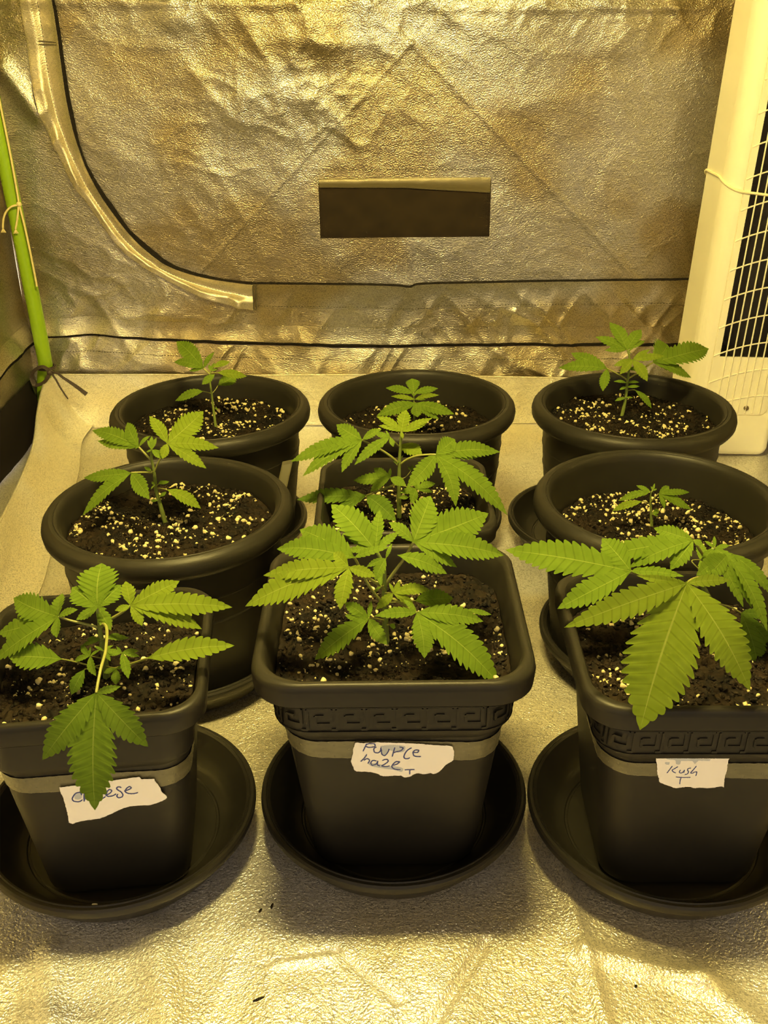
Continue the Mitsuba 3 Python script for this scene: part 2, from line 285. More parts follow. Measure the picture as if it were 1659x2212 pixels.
add('wall_left__skirt_edge__lining', sheet(P), 'm_matte_black', True); tag('wall_left__skirt_edge__lining', 'black lining and painted shadow gap under the cloth edge')
yl = np.linspace(0.6, YB - 0.06, 160)
P = np.stack([np.stack([XL + wl_d(yl, 0 * yl + q) + o, yl, 0 * yl + q], -1) for q, o in ((0.098, 0.0035), (0.06, 0.008), (0.004, 0.012))], 1)  # black sheet stands in for the shadow gap between tray and wall
add('wall_left__gap_shade', sheet(P), 'm_matte_black', True); tag('wall_left__gap_shade', 'black sheet put in as the shadow gap at the foot of the left wall')
# right wall, ceiling
Y, Z2 = np.meshgrid(np.arange(YF, YB + 0.001, 0.012), np.arange(0, ZT + 0.01, 0.02), indexing='ij')
add('wall_right', sheet(np.stack([XR - 0.010 * (N3(Y, Z2, 0, 5, 81) - 0.5) - 0.004 * ridge(Y, Z2, 9, 82), Y, Z2], -1)), 'm_mylar', True); tag('wall_right', 'silver reflective right wall of the grow tent behind the fan', kind='structure')
X2, Y2 = np.meshgrid(np.linspace(XL, XR, 30), np.linspace(YF, YB, 30), indexing='ij')
add('ceiling', sheet(np.stack([X2, Y2, ZT + 0.02 * (N3(X2, Y2, 0, 4, 85) - 0.5)], -1)[::-1]), 'm_mylar', True); tag('ceiling', 'silver reflective roof of the grow tent', kind='structure')

# floor tray
def floor_d(x, y):
    d = -0.0042 + 0.005 * (N3(x, y, 0, 5, 91) - 0.5) + 0.0018 * (N3(x, y, 0, 17, 92) - 0.5)
    front = sstep(0.66, 0.52, y)
    d = d + front * (0.0085 * (N3(x * 1.6 + 0.2 * y, y * 0.3, 0, 11, 93, 2) - 0.45) + 0.0016 * ridge(x - 0.2 * y, y * 0.5, 18, 94))
    for p, q, h, w in (((0.155, 0.66), (0.165, 0.47), 0.0045, 0.006), ((0.160, 0.555), (0.25, 0.525), 0.0050, 0.009), ((0.25, 0.525), (0.29, 0.47), 0.0055, 0.012), ((-0.045, 0.560), (0.008, 0.510), -0.0024, 0.0022),
                       ((0.080, 0.565), (0.030, 0.485), -0.0034, 0.0050), ((-0.045, 0.560), (-0.10, 0.545), -0.0018, 0.0020), ((-0.20, 0.58), (-0.16, 0.47), 0.0055, 0.014), ((-0.28, 0.56), (-0.25, 0.46), 0.0045, 0.010), ((-0.09, 0.545), (-0.04, 0.553), 0.0022, 0.005)):
        l, sg, _ = seg_dist(x, y, p, q); d = d + h * np.exp(-(l / w) ** 2)
    under = np.minimum(d, -0.0005)
    return d * front + under * (1 - front)
gx = np.arange(XL - 0.03, XR + 0.02, 0.0037); gy = np.concatenate([np.arange(YF, 0.42, 0.015), np.arange(0.42, YB - 0.006, 0.0035)])
X3, Y3 = np.meshgrid(gx, gy, indexing='ij')
# the left part of the tray slumps up into a lip that leans inwards (edge heights along y)
ey, ex, ez = [-0.15, 1.0, 1.18, 1.33, 1.47, 1.60, 1.70, 1.75], [-0.50, -0.515, -0.523, -0.545, -0.563, -0.594, -0.603, -0.604], [0.06, 0.06, 0.066, 0.056, 0.062, 0.083, 0.106, 0.108]
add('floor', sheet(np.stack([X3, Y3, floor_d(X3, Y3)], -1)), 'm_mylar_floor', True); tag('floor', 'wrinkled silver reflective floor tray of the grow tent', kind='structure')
yy = np.linspace(-0.12, 1.716, 400); q = np.linspace(0, 1, 26)
EX, EZ = np.interp(yy, ey, ex), np.interp(yy, ey, ez)
EX = np.convolve(np.pad(EX, 12, mode='edge'), np.ones(25) / 25, 'valid'); EZ = np.convolve(np.pad(EZ, 12, mode='edge'), np.ones(25) / 25, 'valid')
run = 0.060 + 0.045 * (N3(yy, 0 * yy, 0, 4, 97) - 0.5)
LX = EX[:, None] + run[:, None] * (1 - q[None]); LZ = EZ[:, None] * q[None] ** 1.7
wr = 0.006 * ridge(yy[:, None] + 0.9 * LX, q[None] * 0.10 + 0 * LX, 9, 98) * np.sin(np.pi * q[None])
dart = 0.014 * np.exp(-((yy[:, None] - 1.60 - 0.02 * q[None]) / 0.016) ** 2) * np.sin(np.pi * np.clip(q[None], 0, 1)) ** 0.7
LP = np.stack([LX - wr - dart, np.repeat(yy[:, None], len(q), 1), LZ + 0.4 * wr], -1)
add('floor__tray_lip', sheet(LP[::-1], 0.0012), 'm_mylar_floor', True); tag('floor__tray_lip', 'slumped silver side lip of the floor tray')
add('floor__tray_lip__piping', tube(LP[:, -1], 0.0020, 8), 'm_mylar_floor', True)
xx = np.linspace(XL + 0.036, XR - 0.01, 330)
ez2 = np.interp(xx, [-0.612, -0.535, -0.432, -0.279, -0.108, 0.063, 0.235, 0.398, 0.7], [0.098, 0.097, 0.096, 0.093, 0.092, 0.089, 0.084, 0.078, 0.066])
BX = np.repeat(xx[:, None], len(q), 1); BZ = ez2[:, None] * q[None]
BY = YB - 0.034 - 0.010 * (1 - q[None]) ** 3 - 0.005 * (N3(BX, BZ, 0, 10, 101) - 0.5) - 0.004 * ridge(BX + BZ, BZ * 0.5, 15, 102) * np.sin(np.pi * q[None])
BP = np.stack([BX, BY, BZ - 0.003 * (1 - q[None])], -1)
add('floor__tray_lip', sheet(BP, 0.0012), 'm_mylar_floor', True)
tag('floor__tray_lip_001', 'upright silver back lip of the floor tray')
add('floor__tray_lip_001__piping', tube(BP[:, -1], 0.0018, 8), 'm_mylar_floor', True)
# added unseen ground outside the tent door, keeps room light from coming up from below
add('floor_001', box(-3, 3, -4, YF + 0.005, -0.05, -0.012), 'm_matte_black'); tag('floor_001', 'added unseen dark ground in front of the tent, cutting room light from below', kind='structure')
X4, Z4 = np.meshgrid(np.linspace(XL, XR, 90), np.linspace(0.92, ZT, 60), indexing='ij')  # added reflector behind the camera, throws lamp light onto the pot fronts
add('wall_front_added', sheet(np.stack([X4, YF + 0.012 * (N3(X4, Z4, 0, 5, 111) - 0.5) + 0.004 * ridge(X4, Z4, 9, 112), Z4], -1)[::-1]), 'm_mylar', True); tag('wall_front_added', 'added unseen silver panel above the tent door, bouncing lamp light onto the labels', kind='structure')
# ---------------------------------------------------------------- saucers and pots
POTS = {  # place: (kind, x, y, turn, scale, rim height scale)
 'rear_left': ('round', -0.234, 1.258), 'rear_middle': ('round', 0.046, 1.269), 'rear_right': ('round', 0.337, 1.246),
 'middle_left': ('round', -0.234, 0.960), 'middle_right': ('round', 0.300, 0.965), 'middle_middle': ('square', 0.022, 0.963, 0.0, 0.85, 0.89),
 'front_left': ('square', -0.240, 0.673, 6.0, 0.845, 0.89), 'front_middle': ('square', 0.006, 0.707, 0.0, 1.0, 0.965), 'front_right': ('square', 0.253, 0.678, -1.0, 0.92, 0.92)}
SAUCERS = {'rear_left': (-0.234, 1.258), 'rear_middle': (0.046, 1.269), 'rear_right': (0.301, 1.250), 'middle_left': (-0.233, 0.959), 'middle_middle': (0.015, 0.960),
           'middle_right': (0.305, 0.964), 'front_left': (-0.245, 0.686), 'front_middle': (0.006, 0.707), 'front_right': (0.253, 0.682)}
SP = [(0.0, 0.0065), (0.060, 0.0065), (0.084, 0.0062), (0.0852, 0.0052), (0.0866, 0.0052), (0.0878, 0.0064), (0.094, 0.0072), (0.100, 0.011), (0.108, 0.022), (0.1135, 0.034), (0.1150, 0.0372), (0.1172, 0.0386),
      (0.1182, 0.0376), (0.1192, 0.0384), (0.1215, 0.0384), (0.1232, 0.0366), (0.1236, 0.034), (0.1230, 0.0305), (0.1215, 0.0290), (0.1208, 0.0275), (0.1195, 0.0268), (0.1160, 0.0250), (0.1090, 0.0110), (0.1020, 0.0015), (0.0985, 0.0), (0.0, 0.0)]
saucer_say = {
 'rear_left': 'round dark plastic saucer under the back left round pot, only its right rim showing', 'rear_middle': 'round dark plastic saucer under the back middle round pot, hidden behind the square pot',
 'rear_right': 'round dark plastic saucer sticking out left of the back right round pot', 'middle_left': 'round dark plastic saucer under the round pot behind the cheese pot',
 'middle_middle': 'round dark plastic saucer under the smaller square pot in the middle of the tent', 'middle_right': 'round dark plastic saucer under the deep round pot with the smallest seedling',
 'front_left': 'round dark plastic saucer under the square pot labelled cheese', 'front_middle': 'round dark plastic saucer under the square pot labelled purple haze', 'front_right': 'round dark plastic saucer under the square pot labelled kush'}
for i, (k, (x, y)) in enumerate(SAUCERS.items()):
    key = add('saucer', lathe(SP, 128, (x, y, 0.0)), 'm_saucer', 30)
    tag(key, saucer_say[k], 'saucer', 'plant saucers on the tent floor')
RP = [(0.0, 0.012), (0.082, 0.012), (0.090, 0.02), (0.1135, 0.186), (0.1145, 0.196), (0.1160, 0.2030), (0.1185, 0.2068), (0.1208, 0.2080), (0.1216, 0.2072), (0.1224, 0.2080), (0.1258, 0.2084), (0.1305, 0.2062), (0.1338, 0.2018), (0.1350, 0.1965), (0.1342, 0.1908), (0.1312, 0.1862), (0.1265, 0.1838), (0.1215, 0.1830),
      (0.1190, 0.1812), (0.1180, 0.1760), (0.1172, 0.150), (0.1180, 0.1485), (0.1172, 0.147), (0.1150, 0.120), (0.1158, 0.1185), (0.1148, 0.117), (0.104, 0.020), (0.100, 0.0075), (0.094, 0.0066), (0.0, 0.0066)]
ZH = [(0.0, 0.066), (0.003, 0.071), (0.008, 0.073), (0.135, 0.0862), (0.1665, 0.0893), (0.1685, 0.0905), (0.1710, 0.0922), (0.1745, 0.0940), (0.180, 0.0955), (0.2115, 0.0980), (0.2132, 0.1020), (0.2145, 0.1085), (0.2165, 0.1102), (0.2300, 0.1112), (0.2345, 0.1105), (0.2368, 0.1085), (0.2375, 0.1060), (0.2366, 0.1032), (0.2335, 0.1012), (0.225, 0.0995), (0.205, 0.0952), (0.180, 0.0930), (0.1665, 0.0868), (0.135, 0.0838), (0.010, 0.0690)]
def outer_h(z): return np.interp(z, [a for a, b in ZH[:10]], [b for a, b in ZH[:10]])
def sq_ring(h, r, n=14):
    """rounded square, half width h, corner radius r: points and outward normals; starts at the middle of the front (-y) side, runs to +x"""
    pts, nor = [], []
    for k in range(4):
        a0 = -90 + 90 * k; c, s_ = math.cos(math.radians(a0)), math.sin(math.radians(a0)); tx, ty = -s_, c
        for q in np.linspace(-(h - r), h - r, 12):
            pts.append((c * h + tx * q, s_ * h + ty * q)); nor.append((c, s_))
        cx, cy = c * (h - r) + tx * (h - r), s_ * (h - r) + ty * (h - r)
        for a in np.linspace(a0, a0 + 90, n)[1:-1]:
            ca, sa = math.cos(math.radians(a)), math.sin(math.radians(a)); pts.append((cx + r * ca, cy + r * sa)); nor.append((ca, sa))
    return np.array(pts), np.array(nor)
def sq_r(z): return np.interp(z, [0, 0.2, 0.21, 0.24], [0.028, 0.030, 0.036, 0.037])
def sq_loft(stations, close=True):
    rings = []
    for z, h in stations:
        p, _ = sq_ring(h, min(sq_r(z), h * 0.9) if len(stations) else 0); rings.append(np.column_stack([p, np.full(len(p), z)]))
    V = np.stack(rings, 1); n, m = V.shape[:2]
    v = V.reshape(-1, 3); f = grid_faces(n, m, True); F = np.vstack([f[:, [0, 1, 2]], f[:, [0, 2, 3]]])
    if close:
        k = len(v); v = np.vstack([v, [0, 0, stations[0][0]], [0, 0, stations[-1][0]]]); i = np.arange(n); j = (i + 1) % n
        F = np.vstack([F, np.stack([np.full(n, k), j * m, i * m], -1), np.stack([np.full(n, k + 1), i * m + m - 1, j * m + m - 1], -1)])
    return trimesh.Trimesh(v, F, process=False)
def sq_map(u, z, off):
    """u: metres along the outside from the middle of the front side (positive to the right), z: height, off: distance out of the wall -> point"""
    h, r = outer_h(z), sq_r(z); half = 0.0975 if z > 0.16 else 0.0865
    fl, arc = h - r, r * math.pi / 2
    sg, a, side = (1 if u >= 0 else -1), abs(u), 0
    x, y, nx, ny = 0, 0, 0, 0
    if a <= fl: x, y, nx, ny = a, -h, 0, -1
    elif a <= fl + arc:
        t = (a - fl) / r; x, y, nx, ny = fl + r * math.sin(t), -(h - r) - r * math.cos(t), math.sin(t), -math.cos(t)
    else: x, y, nx, ny = h, -(h - r) + (a - fl - arc), 1, 0
    return np.array([sg * (x + nx * off), y + ny * off, z])
def band(us, z0, z1, off, nz=4):
    P = np.array([[sq_map(u, z, o) for z, o in [(z0, -0.0004), (z0, off)] + [(q, off) for q in np.linspace(z0, z1, nz)[1:-1]] + [(z1, off), (z1, -0.0004)]] for u in us])
    return sheet(P)
def key_border():
    """raised Greek key running around the front and sides"""
    ms, w, p = [], 0.0024, 0.0235
    zt, zb = 0.2040, 0.1825
    ms += [band(np.arange(-0.15, 0.1501, 0.005), zt + 0.0015, zt + 0.0030, 0.0010), band(np.arange(-0.15, 0.1501, 0.005), zb - 0.0036, zb - 0.0020, 0.0012)]
    def hbar(u0, u1, z): ms.append(band(np.linspace(u0, u1, 6), z - w / 2, z + w / 2, 0.0009))
    def vbar(u, z0, z1): ms.append(band(np.array([u - w / 2, u + w / 2]), z0, z1, 0.0009, 5))
    hh = zt - zb
    for i in range(-6, 6):
        u = (i + 0.12) * p; lv = lambda q: zb + hh * q
        hbar(u, u + 0.80 * p, lv(1)); vbar(u, lv(0), lv(1)); vbar(u + 0.80 * p, lv(0.28), lv(1)); hbar(u + 0.27 * p, u + 0.80 * p, lv(0.28)); vbar(u + 0.27 * p, lv(0.28), lv(0.68)); hbar(u + 0.27 * p, u + 0.55 * p, lv(0.68)); hbar(u - 0.2 * p, u, lv(0))
    return cat(ms)
KEY = key_border()
pot_say = {
 'rear_left': 'round dark plastic pot with thick rolled rim at the back left, near the green pole', 'rear_middle': 'round dark plastic pot with thick rolled rim at the back, below the dark vent window',
 'rear_right': 'round dark plastic pot with thick rolled rim at the back right, beside the tower fan', 'middle_left': 'round dark plastic pot with thick rolled rim directly behind the cheese pot',
 'middle_right': 'round dark plastic pot with thick rolled rim holding the smallest seedling, behind the kush pot', 'middle_middle': 'smaller square dark plastic pot in the middle, between two round pots',
 'front_left': 'square dark plastic pot at the front left with taped paper label cheese', 'front_middle': 'square dark plastic pot at the front middle with taped paper label purple haze', 'front_right': 'square dark plastic pot at the front right with taped paper label kush'}
SQ_SCALE = {}
for k, pt in POTS.items():
    if pt[0] == 'round':
        key = add('plant_pot', lathe(RP, 144, (pt[1], pt[2], 0.0)), 'm_pot', 30); tag(key, pot_say[k], 'plant pot', 'round plant pots')
    else:
        _, x, y, rot, s_, sz = pt
        M = np.array(T().translate([x, y, 0.0066]).rotate([0, 0, 1], rot).scale([s_, s_, sz]).matrix, float).reshape(4, 4); SQ_SCALE[k] = M
        b = sq_loft(ZH); b.apply_transform(M); kb = KEY.copy(); kb.apply_transform(M)
        n = sum(1 for q in scene if q.startswith('plant_pot') and q.count('__') <= 1 and (q.endswith('__body') or '__' not in q))
        root = 'plant_pot_%03d' % n
        add(root + '__body', b, 'm_pot', 35)
        if k != 'front_left': add(root + '__greek_key_border', kb, 'm_pot', False); tag(root + '__greek_key_border', 'raised Greek key border')
        tag(root, pot_say[k], 'plant pot', 'square plant pots')

# ---------------------------------------------------------------- soil and perlite
SOIL = {'rear_left': 0.177, 'rear_middle': 0.165, 'rear_right': 0.181, 'middle_left': 0.180, 'middle_right': 0.162, 'middle_middle': 0.188, 'front_left': 0.190, 'front_middle': 0.211, 'front_right': 0.197}
def lump(sub, seed):
    m = trimesh.creation.icosphere(subdivisions=sub); v = m.vertices * (0.55 + 1.0 * meshkit.noise(m.vertices * 1.5 + 5.3, seed)[:, None])
    return v * np.array([1.15, 1.0, 0.8]), m.faces
PERL = [lump(1, q) for q in range(6)]; CRUMB = [lump(0, 20 + q) for q in range(5)]
def scatter(shapes, pos, rad, r):
    V, F, o = [], [], 0
    for p, q in zip(pos, rad):
        v, f = shapes[r.integers(len(shapes))]
        A = trimesh.transformations.random_rotation_matrix(r.random(3))[:3, :3]
        V.append(v @ A.T * q + p); F.append(f + o); o += len(v)
    return trimesh.Trimesh(np.vstack(V), np.vstack(F), process=False)
soil_say = {'rear_left': 'dark potting soil with perlite in the back left round pot', 'rear_middle': 'dark potting soil with perlite in the back middle round pot', 'rear_right': 'dark potting soil with perlite in the back right round pot',
 'middle_left': 'dark potting soil with perlite in the round pot behind the cheese pot', 'middle_right': 'dark potting soil thick with perlite around the smallest seedling', 'middle_middle': 'dark potting soil with perlite in the smaller middle square pot',
 'front_left': 'dark potting soil with perlite in the cheese pot', 'front_middle': 'dark potting soil with perlite in the purple haze pot', 'front_right': 'dark potting soil with perlite in the kush pot'}
DENS = {'rear_left': 620, 'rear_middle': 420, 'rear_right': 640, 'middle_left': 620, 'middle_right': 760, 'middle_middle': 380, 'front_left': 300, 'front_middle': 520, 'front_right': 330}
SOILZ = {}
for pi, (k, pt) in enumerate(POTS.items()):
    r = np.random.default_rng(100 + pi); z0 = SOIL[k]; seed = 200 + 7 * pi
    a = np.linspace(0, 2 * np.pi, 271)[:-1]
    if pt[0] == 'round':
        R = np.full(270, 0.090 + (z0 - 0.02) * 0.1416 - 0.0008); c = (pt[1], pt[2])
    else:
        _, x, y, rot, s_, sz = pt; h = np.interp((z0 - 0.0066) / sz, [0.01, 0.135, 0.1665, 0.18, 0.205, 0.225], [0.069, 0.0838, 0.0868, 0.093, 0.0952, 0.0995]) - 0.0010; rr = 0.031
        ring, _ = sq_ring(h, rr); ra = np.arctan2(ring[:, 1], ring[:, 0]); o = np.argsort(ra)
        R = np.interp(a - math.radians(rot), ra[o], np.hypot(ring[o, 0], ring[o, 1]), period=2 * np.pi) * s_; c = (x, y)
    def height(x, y, z0=z0, c=c, seed=seed):
        d = np.hypot(x - c[0], y - c[1])
        return z0 + 0.011 * (N3(x, y, 0, 32, seed, 2) - 0.5) + 0.009 * (N3(x, y, 0, 120, seed + 1, 3) - 0.5) + 0.0065 * (N3(x, y, 0, 300, seed + 2, 2) - 0.5) - 0.002 * (d / 0.1) ** 4 + 0.001
    SOILZ[k] = height
    fr = np.concatenate([np.linspace(0, 1, 84)[1:], ])
    XX = c[0] + np.outer(R * np.cos(a), fr); YY = c[1] + np.outer(R * np.sin(a), fr)
    ZZ = height(XX, YY)
    V = np.stack([XX, YY, ZZ], -1); V = np.concatenate([V, V[:, -1:] - [0, 0, 0.012]], 1)
    nv = V.shape[1]; f = grid_faces(270, nv, True); F = np.vstack([f[:, [0, 1, 2]], f[:, [0, 2, 3]]])
    v = np.vstack([V.reshape(-1, 3), [c[0], c[1], height(np.array([c[0]]), np.array([c[1]]))[0]]]); i = np.arange(270); j = (i + 1) % 270
    F = np.vstack([F, np.stack([i * nv, np.full(270, len(v) - 1), j * nv], -1)])
    key = add('potting_soil', trimesh.Trimesh(v, F[:, ::-1], process=False), 'm_soil', True)
    tag(key, soil_say[k], 'soil', 'soil in the pots', 'stuff')
    def spots(n, clump):
        A = r.random(n) * 2 * np.pi; D = np.sqrt(r.random(n)) * 0.975
        RR = np.interp(A, a, R, period=2 * np.pi)
        x, y = c[0] + RR * D * np.cos(A), c[1] + RR * D * np.sin(A)
        keep = N3(x, y, 0, 38, seed + 5, 2) + 0.25 * r.random(n) > clump
        return x[keep], y[keep]
    x, y = spots(int(DENS[k] * 2.0), 0.63)
    rad = 0.0005 + 0.0019 * r.random(len(x)) ** 2.4 * (1.0 if pt[0] == 'square' else 1.15)
    x = x.copy(); y = y.copy()
    add(key + '__perlite', scatter(PERL, np.stack([x, y, height(x, y) + 0.35 * rad], -1), rad, r), 'm_perlite', True); tag(key + '__perlite', 'pale perlite granules', kind='stuff')
    x, y = spots(2600, 0.25); rad = 0.0006 + 0.0022 * r.random(len(x)) ** 2.6
    add(key + '__crumb', scatter(CRUMB, np.stack([x, y, height(x, y) + 0.2 * rad], -1), rad, r), 'm_crumb', False); tag(key + '__crumb', 'dark crumbs of soil and bark', kind='stuff')

